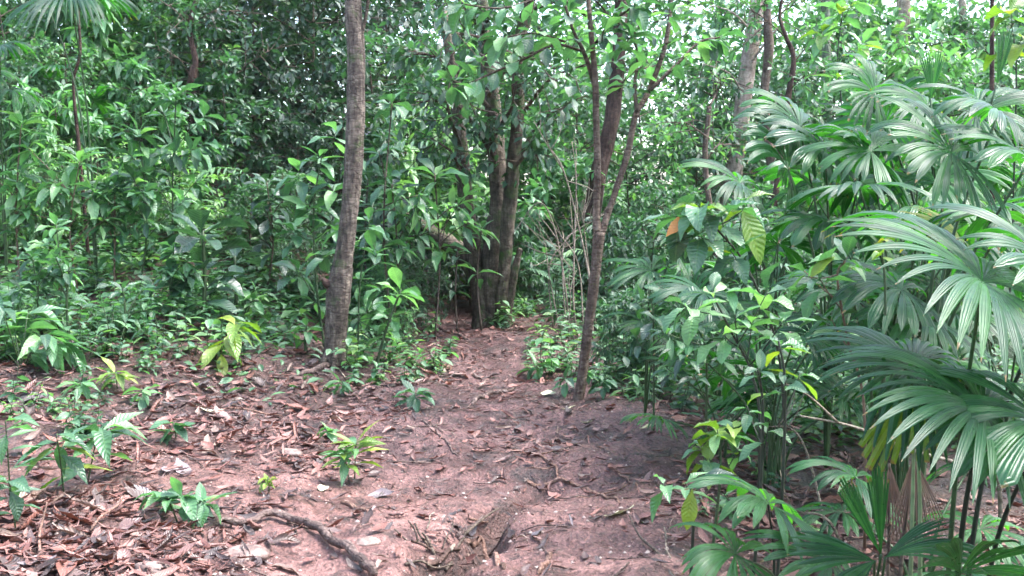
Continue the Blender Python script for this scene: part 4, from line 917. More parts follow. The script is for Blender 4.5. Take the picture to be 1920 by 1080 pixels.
    # right-hand saplings
    def sapling(label, base_px, Y, line, tufts, mat, kind, mats=None, stemmat='stem_dark', extra=(), w=.006, droop=.35):
        s = Y / F; b = np.array(gpx(base_px, Y)); P = [b] + [at(px, py, Y) for px, py in line]; st = [(P, [w * (1.25 - .6 * i / len(P)) for i in range(len(P))])]; lv = []; q = spline(P, 40)
        for (px, py, n, L) in tufts:
            c = at(px, py, Y + U(-.12, .12)); i = int(np.argmin(np.linalg.norm(q - (c - (0, 0, .08)), axis=1))); i = max(0, i - 3)
            st.append(([q[i], (q[i] + c) / 2 + (0, 0, -.01), c], [w * .6, w * .5, w * .35])); lv += whorl(c, n, L * s, kind, mat, unit(c - q[i] + (0, 0, .1)), mats=mats, droop=droop)
        for (px, py, d, L, kd, mt, lab) in extra:
            c = at(px, py, Y - .05); i = int(np.argmin(np.linalg.norm(q - c, axis=1)))
            st.append(([q[i], (q[i] + c) / 2 + (0, 0, -.01), c], [.004, .003, .002])); lv.append((c, d, (0, -.6, 1), L * s, kd, mt, 1.0) + ((lab,) if lab else ()))
        return leafy('sapling', label, 'sapling', st, lv, b, stemmat)
    sapling('tall broad-leaved sapling with yellow-green and one orange leaf before the palms', 1475, 4.9, [(1470, 800), (1455, 640), (1400, 500), (1345, 430), (1320, 390)],
            [(1310, 385, 7, 80), (1350, 400, 6, 85), (1395, 375, 5, 60), (1265, 405, 6, 75), (1370, 470, 5, 70), (1300, 440, 5, 75)], 'mid', 'ovate', 'young',
            extra=[(1392, 395, (.35, -.2, -.8), 110, 'ovate', 'young', 'large yellow-green leaf'), (1300, 405, (-.6, -.3, -.3), 70, 'ovate', 'orange', 'orange leaf with dark hole'), (1270, 420, (-.05, -.3, -1), 75, 'ovate', 'mid', None), (1400, 372, (.8, -.2, .35), 55, 'elliptic', 'young', None)], droop=.45)
    sapling('sapling with white-glinting rounded leaves beside the palm thicket', 1430, 4.5, [(1425, 800), (1410, 700), (1370, 620), (1340, 560)],
            [(1335, 545, 7, 66), (1378, 590, 7, 62), (1285, 575, 6, 70), (1410, 600, 6, 62), (1440, 545, 6, 80), (1350, 620, 6, 66), (1470, 600, 5, 75)], 'pale', 'obovate', 'mid', droop=.2)
    sapling('low sapling with yellow-green pointed leaves at the trail edge', 1345, 4.3, [(1350, 900), (1350, 830)], [(1345, 805, 7, 62), (1375, 800, 6, 58), (1310, 830, 6, 60), (1385, 840, 4, 50), (1330, 860, 5, 60)], 'young', 'ovate', 'pale', stemmat='stem', droop=.55)
    sapling('thin sapling with a white upturned leaf above the near palm', 1640, 4.6, [(1620, 760), (1590, 640), (1570, 520), (1585, 490)], [(1590, 478, 6, 60), (1535, 520, 5, 72), (1505, 505, 4, 66), (1560, 600, 5, 70)], 'mid', 'elliptic', 'pale', stemmat='stem_red',
            extra=[(1582, 488, (-1, -.2, .35), 66, 'elliptic', 'pale', 'white-glinting upturned leaf'), (1520, 520, (.4, -.3, .6), 60, 'ovate', 'young', None)])
    sapling('small yellow-leaved shoot rising among the palm stalks', 1670, 4.4, [(1660, 600), (1655, 470)], [(1656, 440, 4, 40), (1654, 470, 4, 36)], 'young', 'ovate', None, stemmat='stem')
    sapling('sapling with olive hanging leaf at the bottom trail edge', 1305, 3.9, [(1300, 960), (1290, 910)], [(1285, 905, 4, 62), (1240, 905, 3, 70)], 'pale', 'lance', None, stemmat='stem_dark', extra=[(1298, 915, (-.15, -.2, -1), 85, 'elliptic', 'young', 'olive hanging leaf'), (1318, 895, (.8, -.2, .35), 62, 'elliptic', 'dark', None)])
    sapling('dark-stemmed sapling with few glossy leaves near trail edge', 1425, 4.0, [(1427, 900), (1430, 760), (1420, 690)], [(1425, 690, 5, 56), (1440, 800, 4, 60), (1400, 760, 4, 55)], 'mid', 'elliptic', 'young')
    sapling('second dark-stemmed sapling with sparse leaves nearer the palms', 1472, 3.9, [(1468, 900), (1472, 720), (1460, 640)], [(1462, 640, 5, 60), (1470, 720, 4, 52), (1500, 700, 4, 60)], 'mid', 'elliptic', 'young')
    sapling('dense low sapling in front of the palm thicket foot', 1330, 5.6, [(1325, 700), (1320, 640)], [(1320, 630, 8, 60), (1280, 660, 7, 60), (1360, 660, 7, 60), (1300, 700, 7, 55), (1250, 690, 7, 52), (1240, 620, 6, 52)], 'mid', 'lance', 'dark', stemmat='stem')
    sapling('leafy sapling behind the low palm right of the forked sapling', 1230, 6.6, [(1225, 600), (1215, 540)], [(1200, 560, 7, 50), (1250, 540, 7, 52), (1225, 590, 7, 48), (1190, 630, 7, 46), (1260, 600, 7, 48)], 'mid', 'elliptic', 'dark', stemmat='stem')
    sapling('tall thin sapling with bright leaf sprays behind palm fans', 1590, 9.0, [(1580, 250), (1570, 120), (1580, 20)], [(1575, 20, 8, 50), (1540, 60, 7, 50), (1620, 80, 7, 50), (1570, 140, 7, 50), (1600, 0, 6, 50)], 'pale', 'elliptic', 'young')
    sapling('thin sapling with yellow-green leaf at the upper right corner', 1900, 7.0, [(1905, 200), (1900, 60)], [(1895, 20, 6, 60), (1920, 60, 6, 60), (1880, 90, 5, 50)], 'young', 'ovate', 'pale')
broadleaf()

# ------------------------------------------------------------------ ferns
def fern_frond_mesh(P, L, w, n, mat, off, seed):
    r = np.random.RandomState(seed); mb = MB(); q = spline(np.array(P), 40) - off; D = unit(np.gradient(q, axis=0))
    tube(mb, q[::4], np.linspace(.005, .0015, len(q[::4])), 4, cap=False)
    pos, dr, up, ln, hu = [], [], [], [], []
    for k in range(n):
        t = 0.12 + 0.86 * k / n; i = int(t * 39); ax = D[i]; sd = unit(np.cross(ax, [0, -.35, 1.0]))
        for sg in (-1, 1):
            pos.append(q[i]); dr.append(sd * sg + ax * 0.35 - np.array([0, 0, .18])); up.append(np.array([0, -.2, 1.0]) + r.normal(0, .08, 3))
            ln.append(w * (math.sin(math.pi * min(1, .15 + .85 * t)) ** .7 + .06) * r.uniform(.9, 1.05)); hu.append(r.uniform(.4, .7))
    place_leaves(mb, leaf_template('lance', 4, 3, .24, .15, .25), pos, dr, up, ln, hu)
    return mb.mesh('frond', mat)
def fern(label, base, tips, w, n, mat='mid'):
    b = np.array(base); r = root('fern', b, label, 'fern')
    for k, (m, t) in enumerate(tips):
        link('frond', fern_frond_mesh([b, np.array(m), np.array(t)], 1, w, n, mat, b, 50 + k), r)
fern('fern with arching comb-like fronds behind the grey-brown trunk', gpx(705, 10.9), [(at(700, 300, 10.8), at(845, 262, 10.3)), (at(690, 320, 10.8), at(640, 330, 10.6)), (at(720, 240, 10.9), at(830, 205, 10.6)), (at(710, 400, 10.7), at(790, 420, 10.3))], .26, 20, 'mid')
fern('pale fern with toothed fronds before the black gap in the thicket', gpx(380, 10.9), [(at(375, 330, 10.8), at(470, 318, 10.5)), (at(372, 300, 10.8), at(440, 268, 10.6)), (at(365, 370, 10.7), at(300, 360, 10.4))], .20, 16, 'pale')
fern('fern with feathery fronds among the dry twigs', gpx(1040, 11.8), [(at(1030, 520, 11.7), at(985, 500, 11.4)), (at(1050, 490, 11.7), at(1090, 540, 11.3)), (at(1040, 470, 11.8), at(1010, 450, 11.6)), (at(1060, 480, 11.8), at(1100, 470, 11.5))], .2, 16, 'mid')

# ------------------------------------------------------------------ fallen log, dry branches
def log():
    a, b = at(768, 412, 13.0), at(880, 488, 12.6)
    b[2] = max(b[2], Hf(b[0], b[1]) + .05)
    d = unit(b - a); e = b + d * .5; e[2] = Hf(e[0], e[1]); s0 = a - d * .02
    t = root('fallen_log', e, 'mossy broken log leaning against the clump of mossy stems', 'log'); off = np.array(e)
    mb = MB(); tube(mb, np.array([s0, a * .5 + b * .5 + (0, 0, .03), b, e]) - off, [.10, .115, .12, .12], 16, 40, .22, 77); link('trunk', mb.mesh('trunk', 'bark_mossy'), t)
    mb = MB(); tube(mb, np.array([s0 - d * .10 + (0, 0, .03), s0 + d * .05]) - off, [.03, .075], 10, 6, .5, 5); link('splintered_end', mb.mesh('splintered_end', 'bark_pale'), t)
log()
def dead_branch(label, pts, Y, r0, seed, forks=3, mat='twig_pale', name='dead_branch', cat='branch'):
    r = np.random.RandomState(seed); P = [at(x, y, Y + (U(-.15, .15) if i else 0)) for i, (x, y) in enumerate(pts)]
    g = Hf(P[0][0], P[0][1]); P[0][2] = min(P[0][2], g - .02) if P[0][2] - g < .4 else P[0][2]
    if P[0][2] > g + .05: P = [np.array([P[0][0] + .05, P[0][1] + .05, g - .02])] + P
    t = root(name, P[0], label, cat); off = np.array(P[0])
    mb = MB(); q = tube(mb, np.array(P) - off, np.linspace(r0, r0 * .35, len(P)), 6, 6 * len(P), .12, seed)
    link('stick', mb.mesh('stick', mat), t)
    for k in range(forks):
        i = int(r.uniform(.35, .9) * (len(q) - 1)); L = np.linalg.norm(q[-1] - q[0]) * r.uniform(.18, .4)
        d = unit(q[-1] - q[0]) * .6 + r.normal(0, .5, 3); d[2] += .2; e = q[i] + unit(d) * L
        mb = MB(); tube(mb, [q[i], (q[i] + e) / 2 + r.normal(0, .06, 3) * L, e], [r0 * .5, r0 * .4, r0 * .2], 5, 9, .1, k); link('twig', mb.mesh('twig', mat), t)
for k, (pts, lab) in enumerate([
    ([(1105, 520), (1060, 330), (1025, 270), (1000, 225)], 'long pale dry branch slanting left of the forked sapling'),
    ([(1075, 560), (1078, 420), (1080, 330), (1072, 265)], 'upright pale dry stick in the dead brush'),
    ([(1060, 540), (1040, 430), (1010, 380), (960, 440)], 'bent dry branch arching toward the mossy stems'),
    ([(1030, 500), (1070, 440), (1100, 390), (1120, 330)], 'dry branch leaning right across the dark leaning trunk'),
    ([(1095, 600), (1085, 500), (1050, 440), (1020, 400)], 'grey dry branch low in the dead brush'),
    ([(1055, 470), (1085, 430), (1130, 400), (1165, 330)], 'thin dry twig crossing behind the fork of the sapling'),
    ([(1120, 560), (1100, 470), (1095, 400), (1110, 360)], 'short dry stick beside the forked sapling stem'),
    ([(1050, 600), (1030, 520), (1020, 450), (990, 400)], 'thin grey stick right of the mossy stems'),
    ([(1075, 690), (1066, 620), (1070, 560), (1062, 520)], 'dark upright stick standing at the far trail edge')]):
    dead_branch(lab, pts, 10.8 + .25 * (k % 4), .013 if k < 3 else .009, 60 + k, 4)
dead_branch('grey dry branch lying across the palm stalks', [(1870, 900), (1800, 870), (1700, 840), (1600, 800), (1500, 780)], 4.3, .012, 91, 2)
dead_branch('pale dry branch under the low fan palms', [(1620, 1030), (1560, 985), (1500, 960), (1470, 950)], 4.0, .008, 92, 3)
dead_branch('dry reddish stalk lying in the litter behind low fan palms', [(1560, 870), (1500, 820), (1420, 800)], 4.8, .007, 93, 2)

# ------------------------------------------------------------------ background shrubs and trees (each one a thing)
def background():
    R = lambda: U(0, 6.28)
    rows = [  # px, Y, scale, crown, label; dark/pale leaf colours also paint shade and bright haze
        (-40, 11.2, .62, 'lan_a_mid', 'narrow-leaved shrub cut by the left edge of the bank'),
        (120, 11.6, .60, 'lan_b_pale', 'pale narrow-leaved shrub behind the arching reddish shoots'),
        (270, 12.2, .66, 'ova_a_pale', 'pale round-leaved shrub on the upper bank'),
        (430, 12.6, .62, 'ova_a_mid', 'broad-leaved shrub at the foot of the black gap'),
        (10, 10.8, .34, 'ell_a_pale', 'knee-high pale shrub at the left edge above the bamboo-like herb'),
        (95, 11.0, .36, 'whorl_a_mid', 'knee-high whorled shrub below the arching reddish shoots'),
        (185, 11.3, .38, 'ell_b_pale', 'knee-high pale shrub between reddish shoots and nodding shrub'),
        (255, 11.0, .33, 'whorl_b_mid', 'knee-high whorled shrub left of the bright-topped sapling'),
        (340, 11.6, .40, 'ova_a_pale', 'pale broad-leaved shrub behind the very large oval leaves'),
        (470, 11.4, .36, 'ell_a_mid', 'knee-high shrub at the right end of the bank'),
        (530, 11.9, .42, 'whorl_a_mid', 'whorled shrub in the shade before the black gap'),
        (575, 10.9, .34, 'ell_b_mid', 'knee-high shrub just left of the grey-brown trunk'),
        (720, 10.6, .30, 'ell_a_pale', 'knee-high pale shrub right of the stacked-tuft sapling'),
        (770, 11.6, .34, 'whorl_b_mid', 'knee-high whorled shrub on the rise by the trail bend'),
        (140, 12.6, .72, 'whorl_b_mid', 'waist-high whorled shrub behind the left bank saplings'),
        (60, 12.2, .66, 'ell_a_mid', 'waist-high oval-leaved shrub behind the left-edge shrubs'),
        (380, 13.6, .85, 'whorl_a_mid', 'whorled shrub behind the fern before the black gap'),
        (30, 13.2, .95, 'ell_b_mid', 'big shrub behind the left-edge fan palm'),
        (190, 13.8, 1.0, 'lan_b_pale', 'big pale shrub in the middle of the left thicket'),
        (330, 14.5, 1.05, 'ell_a_mid', 'big leafy shrub behind the slender crooked tree'),
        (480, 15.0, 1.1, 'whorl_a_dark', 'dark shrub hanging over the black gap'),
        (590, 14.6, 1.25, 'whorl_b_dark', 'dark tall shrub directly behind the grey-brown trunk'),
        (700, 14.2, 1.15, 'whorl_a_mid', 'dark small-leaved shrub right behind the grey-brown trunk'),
        (790, 14.0, .95, 'lan_b_pale', 'shrub with whorled leaves left of the mossy stems'),
        (840, 15.5, 1.35, 'whorl_a_mid', 'tall whorled shrub rising behind the mossy stems'),
        (760, 12.8, .45, 'ell_a_mid', 'low shrub behind the mossy log'),
        (700, 12.0, .42, 'lan_a_mid', 'low narrow-leaved shrub behind the thin stacked sapling'),
        (1010, 14.6, .9, 'ova_a_pale', 'shrub right of the mossy stems behind the dry branches'),
        (1080, 15.6, 1.2, 'whorl_b_mid', 'tall shrub behind the dark leaning trunk'),
        (1180, 15.0, .95, 'ell_b_pale', 'shrub showing through the sapling fork'),
        (1240, 13.8, .75, 'whorl_a_mid', 'dark round shrub right of the sapling fork'),
        (1300, 15.5, 1.1, 'whorl_b_mid', 'dark small-leaved tree left of the pale pinkish trunk'),
        (1420, 14.2, .7, 'ell_a_pale', 'pale shrub at the foot of the pale pinkish trunk'),
        (1500, 16.0, .95, 'ell_b_pale', 'pale leafy shrub right of the pale pinkish trunk'),
        (1620, 15.0, .8, 'lan_a_pale', 'pale drooping shrub behind the palm thicket'),
        (1750, 14.0, .8, 'ell_a_mid', 'shrub behind the broad upright palm blades'),
        (1880, 13.0, .85, 'lan_b_pale', 'pale narrow-leaved shrub at the right edge behind palms'),
        (80, 17.0, 1.6, 'whorl_a_mid', 'tall tree filling the upper left corner'),
        (250, 17.5, 1.6, 'ova_a_pale', 'tall tree above the left bank'),
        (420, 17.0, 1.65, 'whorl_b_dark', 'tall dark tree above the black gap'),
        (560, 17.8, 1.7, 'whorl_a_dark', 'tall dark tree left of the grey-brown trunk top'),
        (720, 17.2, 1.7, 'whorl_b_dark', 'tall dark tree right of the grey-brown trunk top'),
        (900, 18.0, 1.6, 'ova_a_mid', 'tall tree behind the mossy stem crown'),
        (1040, 18.5, 1.6, 'whorl_a_mid', 'tall tree behind the forked sapling crown'),
        (1200, 18.0, 1.5, 'ell_b_pale', 'tall tree between the two sapling stems'),
        (1340, 19.0, 1.5, 'whorl_b_mid', 'tall dark tree behind the pale pinkish trunk'),
        (1480, 17.5, 1.45, 'whorl_b_mid', 'leafy tree between the pale pinkish trunk and slim greenish trunk'),
        (1620, 18.5, 1.5, 'ell_b_pale', 'pale tree around the slim greenish trunk above the palms'),
        (1770, 17.5, 1.45, 'ell_a_pale', 'pale tree above the broad upright palm blades'),
        (1920, 16.0, 1.45, 'whorl_a_mid', 'tree at the upper right corner behind the yellow-green leaf'),
        (1560, 23.0, 2.0, 'whorl_a_mid', 'tall far tree behind the slim greenish trunk'),
        (1700, 24.5, 2.0, 'ell_a_pale', 'tall pale far tree around the thick faint trunk'),
        (1850, 22.5, 1.9, 'whorl_b_mid', 'tall far tree near the upper right corner'),
        (1400, 22.0, 1.9, 'ell_b_mid', 'tall far tree behind the pale pinkish trunk top'),
        (1470, 20.0, 1.2, 'ell_a_pale', 'pale tree far back right of the pale pinkish trunk'),
        (1640, 21.0, 1.15, 'ell_b_pale', 'low pale tree in front of the thick faint trunk'),
        (1800, 19.0, 1.05, 'whorl_a_mid', 'tree far back above the palm thicket'),
        (1960, 17.0, 1.2, 'ell_b_mid', 'tree at the right edge far behind palms'),
        (-60, 15.0, 1.4, 'lan_b_mid', 'tall narrow-leaved tree at the upper left edge'),
        (560, 12.9, .55, 'whorl_a_dark', 'low dark shrub in the shade left of the grey-brown trunk'),
        (640, 13.3, .7, 'ell_b_dark', 'dark shrub right at the back of the grey-brown trunk'),
        (880, 13.6, .55, 'ell_a_dark', 'low dark shrub hidden behind the mossy stems'),
        (965, 13.4, .5, 'lan_a_mid', 'low narrow-leaved shrub right behind the mossy stems'),
        (1140, 12.8, .5, 'lan_b_mid', 'low narrow-leaved shrub behind the dry branches'),
        (1220, 11.6, .55, 'ell_a_mid', 'low shrub behind the low drooping palm'),
        (1330, 11.5, .6, 'ova_a_mid', 'broad-leaved shrub behind the tall orange-leaved sapling'),
        (1430, 10.8, .6, 'lan_a_mid', 'narrow-leaved shrub behind the arching palm'),
        (1330, 9.2, .38, 'lan_b_mid', 'low narrow-leaved shrub between saplings and palm thicket'),
        (1240, 8.6, .33, 'ell_a_mid', 'knee-high shrub right of the forked sapling'),
        (1170, 8.8, .30, 'lan_a_mid', 'knee-high narrow-leaved shrub beside the forked sapling'),
    ]
    for px, Y, sc, key, lab in rows:
        tall = sc > 1.15
        shrub(key, gpx(px, Y), sc, R(), lab, 'tree' if tall else 'shrub', 'tree' if tall else 'shrub')
background()

def far_foliage_and_blocker():
    r = np.random.RandomState(99); mb = MB(); n = 55000
    Y = r.uniform(21, 33, n); X = r.uniform(-.62, .62, n) * Y
    cl = vnoise(X * .5, Y * .3 + 50, 31)
    top = np.where(X / Y > .2, 6.5 + 2.2 * vnoise(X * .35, Y * .2, 32) + (.5 - X / Y) * 6, 10.5) + 2.0 * cl
    Z = H(X, Y) + r.uniform(0, 1, n) ** .8 * np.maximum(top, 1.0)
    keep = vnoise(X * .9 + Z * .4, Z * .9 + Y * .2, 33) > np.where(X / Y > .22, -.12, -.3)
    X, Y, Z = X[keep], Y[keep], Z[keep]; n = len(X)
    # unseen forest ring beside and behind the viewer, added to block low sky light
    m = 26000; an = r.uniform(math.radians(35), math.radians(325), m); rad = r.uniform(7.5, 13, m)
    X2, Y2 = np.sin(an) * rad, np.cos(an) * rad + 3.0
    Z2 = r.uniform(0, 1, m) * (7.5 + 2.0 * vnoise(X2 * .4, Y2 * .4, 35)); ok = (np.abs(X2) > .66 * np.maximum(Y2, 0) + 1.2) & (vnoise(X2 * .7 + Z2 * .5, Y2 * .7 - Z2 * .4, 36) > -.2)
    X, Y, Z = np.concatenate([X, X2[ok]]), np.concatenate([Y, Y2[ok]]), np.concatenate([Z, Z2[ok]]); n = len(X)
    d = r.normal(0, 1, (n, 3)); d[:, 2] = d[:, 2] * .4 - .35
    place_leaves(mb, LT['ell'], np.stack([X, Y, Z], -1), d, np.array([0, 0, 1.0]) + r.normal(0, .35, (n, 3)), r.uniform(.2, .38, n), np.clip(r.uniform(.2, .8, n) + .5 * vnoise(X, Z, 34), 0, 1))
    tag(link('distant_forest_and_blocker', mb.mesh('distant_forest_and_blocker', 'mid')), 'mass of leaves of the far forest and of an unseen ring added to block low light', None, None, 'stuff')
far_foliage_and_blocker()

# ------------------------------------------------------------------ humid air
def haze():
    m, nt_, o = newmat('humid_air'); v = nt_.nodes.new('ShaderNodeVolumePrincipled'); v.inputs['Color'].default_value = (0.93, 0.97, 1.0, 1); v.inputs['Density'].default_value = HAZE
    nt_.links.new(v.outputs[0], o.inputs['Volume'])
    x, y0, y1, z0, z1 = 320.0, -80.0, 420.0, -3.0, 16.0
    V = [(-x, y0, z0), (x, y0, z0), (x, y1, z0), (-x, y1, z0), (-x, y0, z1), (x, y0, z1), (x, y1, z1), (-x, y1, z1)]
    Q = [(0, 3, 2, 1), (4, 5, 6, 7), (0, 1, 5, 4), (1, 2, 6, 5), (2, 3, 7, 6), (3, 0, 4, 7)]
    tag(link('haze', MB().add(V, Q).mesh('haze', m, smooth=False)), 'thin humid air among the trees', None, None, 'stuff')
HAZE = 0.0003
haze()

# ------------------------------------------------------------------ landmarks that labels name
MARKS_HIGH = {'the big oval-leaved plant': (380, 470), 'the bright-topped sapling': (325, 500), 'the bamboo-like herb': (60, 640), 'the left frame edge': (0, 500), 'the grey-brown trunk foot': (632, 660),
    'the yellow-green litter-edge plant': (430, 650), 'the long hanging herb leaf': (265, 650), 'the black gap in the thicket': (520, 480), 'the mossy stems': (925, 590), 'the forked sapling foot': (1085, 740),
    'the dry branches': (1050, 540), 'the mossy log': (810, 460), 'the trail bend': (820, 600), 'the low drooping palm': (1230, 620), 'the saplings before the palms': (1330, 740), 'the hanging dead palm leaf': (1700, 920),
    'the low four-lobed palm': (1440, 960), 'the arching reddish shoots': (150, 400), 'the small bright-leaved sapling': (105, 470), 'the broad-leaved shoot by the trunk': (745, 600), 'the flat pale seedlings': (190, 720), 'the herb-covered litter edge': (350, 620)}
MARKS_LOW = {'the big surface root': (520, 985), 'the root seedlings': (345, 960), 'the lone trail seedling': (665, 870), 'the tiny yellow-green seedling': (502, 910), 'the arching-leaved seedling': (190, 840), 'the left frame edge': (0, 870),
    'the flat two-leaved seedling': (330, 815), 'the tan stone': (290, 1060), 'the muddy stone': (450, 1040), 'the bottom left corner': (40, 1060), 'the gully sticks': (840, 1020), 'the clay hump': (700, 1010), 'the leaning stick': (1220, 1020),
    'the cream trail leaf': (1163, 965), 'the grey-brown trunk foot': (632, 700), 'the forked sapling foot': (1085, 750), 'the far trail root ridge': (925, 745), 'the trail-edge green seedling': (780, 755), 'the curved trail root': (1020, 870),
    'the low four-lobed palm': (1400, 980), 'the pleated upright blade': (1620, 980), 'the yellow-green trail-edge sapling': (1345, 870), 'the small flat stone': (545, 850), 'the purplish-grey leaf': (100, 955), 'the pinkish-grey leaf on edge': (345, 890),
    'the litter under the trunk': (560, 740), 'the cream litter leaf': (398, 776), 'the starry pale seedling': (1005, 700), 'the lower trail leaves': (1010, 1000), 'the yellow-green plant': (420, 690), 'the olive-leaved seedling': (105, 880), 'the trail edge by the palms': (1250, 850)}
def nearest_mark(px, py, marks, yw=1.6):
    return min(marks, key=lambda k: (marks[k][0] - px) ** 2 + (yw * (marks[k][1] - py)) ** 2)
USED = set()
def where(px, py, marks):
    k = nearest_mark(px, py, marks); dx, dy = px - marks[k][0], 1.6 * (py - marks[k][1]); far = math.hypot(dx, dy) > 75
    side = ('right of ' if dx > 0 else 'left of ') if abs(dx) > abs(dy) else ('in front of ' if dy > 0 else 'behind ')
    if 'edge' in k or 'corner' in k: side = 'beside '
    return ('well ' if far and side in ('right of ', 'left of ', 'behind ') else '') + side + k

# ------------------------------------------------------------------ low herbs on the banks
def herbs():
    meshes = []
    for k in range(10):
        r = np.random.RandomState(300 + k); sm, lm = MB(), MB(); pos, dr, up, ln, hu = [], [], [], [], []
        for s in range(r.randint(2, 5)):
            h = r.uniform(.14, .36); tip = np.array([r.uniform(-.14, .14), r.uniform(-.14, .14), h]); b = np.array([r.uniform(-.03, .03), r.uniform(-.03, .03), -.03])
            q = spline([b, (b + tip) / 2 + r.normal(0, .02, 3), tip], 12); tube(sm, q, np.linspace(.004, .002, 12), 4, cap=False)
            for m in range(r.randint(6, 10)):
                i = int(3 + 8.9 * m / 9); a = m * 2.4 + s; d = np.array([math.cos(a), math.sin(a), r.uniform(-.25, .5)])
                pos.append(q[min(i, 11)]); dr.append(d); up.append(np.array([0, 0, 1.0]) + r.normal(0, .25, 3)); ln.append(r.uniform(.07, .15)); hu.append(r.uniform(.3, .8))
        tm = leaf_template(('elliptic', 'lance', 'ovate')[k % 3], 4, 3, (.42, .3, .5)[k % 3], .25, .3)
        place_leaves(lm, tm, pos, dr, up, ln, hu)
        meshes.append((sm.mesh('stem', 'stem'), {m: lm.mesh('foliage', m) for m in ('mid', 'pale')}))
    zones = [((0, 400, 260, 560), 56, 'low leafy herb on the left green bank', 'herbs on the left bank'),
             ((260, 430, 560, 600), 52, 'low leafy herb on the green bank before the black gap', 'herbs on the bank before the black gap'),
             ((0, 560, 540, 680), 70, 'low leafy herb along the upper edge of the red litter', 'herbs along the litter edge'),
             ((645, 560, 850, 725), 52, 'low leafy herb beside the trail right of the grey-brown trunk', 'herbs right of the grey-brown trunk'),
             ((650, 470, 880, 600), 26, 'low leafy herb on the rise behind the trail bend', 'herbs on the rise'),
             ((900, 575, 1080, 705), 28, 'low leafy herb between the mossy stems and forked sapling', 'herbs between mossy stems and sapling'),
             ((1115, 600, 1290, 770), 34, 'low leafy herb right of the forked sapling', 'herbs right of the forked sapling'),
             ((1300, 830, 1900, 1010), 14, 'low leafy herb on the litter under the palms', 'herbs under the palms'),
             ((0, 665, 300, 850), 20, 'small leafy herb scattered in the left litter', 'herbs in the left litter')]
    for (x0, y0, x1, y1), n, lab, grp in zones:
        for k in range(n):
            ok = False
            for _ in range(12):
                hx, hy = U(x0, x1), U(y0, y1); p = hit(hx, hy)
                if float(path_in(p[0], p[1])) > 0.05 or p[1] > 22: continue
                ok = True; mi = int(rng.randint(10)); pale = U(0, 1) < .35; sc = U(.6, 1.25) * (0.62 if 'scattered' in lab or 'under' in lab else 1)
                tx = ('tiny ' if sc < .5 else 'small ' if sc < .85 else '' if sc < 1.05 else 'tall ') + ('pale ' if pale else 'green ') + ('oval', 'narrow', 'rounded')[mi % 3] + '-leaved herb ' + where(hx, hy, MARKS_HIGH)
                if tx not in USED: break
            if not ok: continue
            USED.add(tx); sm, lm = meshes[mi]
            r = root('herb', (p[0], p[1], p[2]), tx, 'herb', 'herbs near ' + nearest_mark(hx, hy, MARKS_HIGH)); r.rotation_euler = (0, 0, U(0, 6.28)); r.scale = (sc, sc, sc)
            link('stem', sm, r); c = link('foliage', lm['pale' if pale else 'mid'], r); c['kind'] = 'stuff'
herbs()

def undergrowth():
    r = np.random.RandomState(123); mb = MB(); n = 108000
    Y = r.uniform(7.0, 20, n); X = r.uniform(-.56, .56, n) * Y
    pin = path_in(X, Y); edge = sst(.05, -.8, pin)
    left = (X < 0) & (Y < 9.4 + .80 * np.minimum(X + 1.5, 0) + .9 * vnoise(X * .9, Y * .9, 44))
    dens = edge * np.where(left, .07, 1.0) * np.clip(.55 + 1.6 * vnoise(X * 1.1, Y * 1.1, 41), 0, 1)
    dens = dens * np.where((X > -.3) & (X < 1.1) & (Y > 8.6) & (Y < 14), .3, 1.0)
    keep = r.uniform(0, 1, n) < dens; X, Y = X[keep], Y[keep]; n = len(X)
    Z = H(X, Y) + r.uniform(.01, .30, n) * (.45 + .9 * np.clip(vnoise(X * 2, Y * 2, 42) + .5, 0, 1))
    a = r.uniform(0, 6.28, n); d = np.stack([np.cos(a), np.sin(a), r.uniform(-.3, .6, n)], -1)
    place_leaves(mb, LT['ell'], np.stack([X, Y, Z], -1), d, np.array([0, 0, 1.0]) + r.normal(0, .3, (n, 3)), r.uniform(.05, .15, n), np.clip(r.uniform(.2, .8, n) + .4 * vnoise(X * .8, Y * .8, 43), 0, 1))
    tag(link('undergrowth', mb.mesh('undergrowth', 'mid')), 'mass of small leaves covering the banks', None, None, 'stuff')
undergrowth()

# ------------------------------------------------------------------ leaf litter
def curled(kind, roll, curl, width, rows=6, cols=5, seed=0):
    """a dry leaf: rolled across, curled along"""
    r = np.random.RandomState(seed); V, Q, C = leaf_template(kind, rows, cols, width, 0, 0, 0)
    hw = width * .5; x = V[:, 0].copy(); t = V[:, 1].copy()
    ang = x / hw * roll; rad = hw / max(roll, 1e-3)
    V[:, 0] = np.sin(ang) * rad; V[:, 2] = (1 - np.cos(ang)) * rad
    V[:, 2] += curl * (t - .5) ** 2 + r.normal(0, .012, len(V)) + .05 * np.sin(t * 9 + seed) * np.abs(x) / hw
    V[:, 0] += .10 * np.sin(t * 3 + seed); V[:, 1] -= .5
    return V, Q, C
DRY = [curled('elliptic', .9, .5, .34, seed=1), curled('lance', 1.9, .3, .30, seed=2), curled('ovate', .5, .35, .46, seed=3), curled('elliptic', 1.5, -.4, .36, seed=4), curled('lance', 2.4, .55, .26, seed=5), curled('obovate', .7, -.5, .42, seed=6)]
DRYLO = [curled('elliptic', .9, .5, .34, 4, 3, 1), curled('lance', 1.5, .3, .24, 4, 3, 2), curled('ovate', .5, .35, .46, 4, 3, 3), curled('lance', 1.8, .5, .16, 4, 3, 5)]
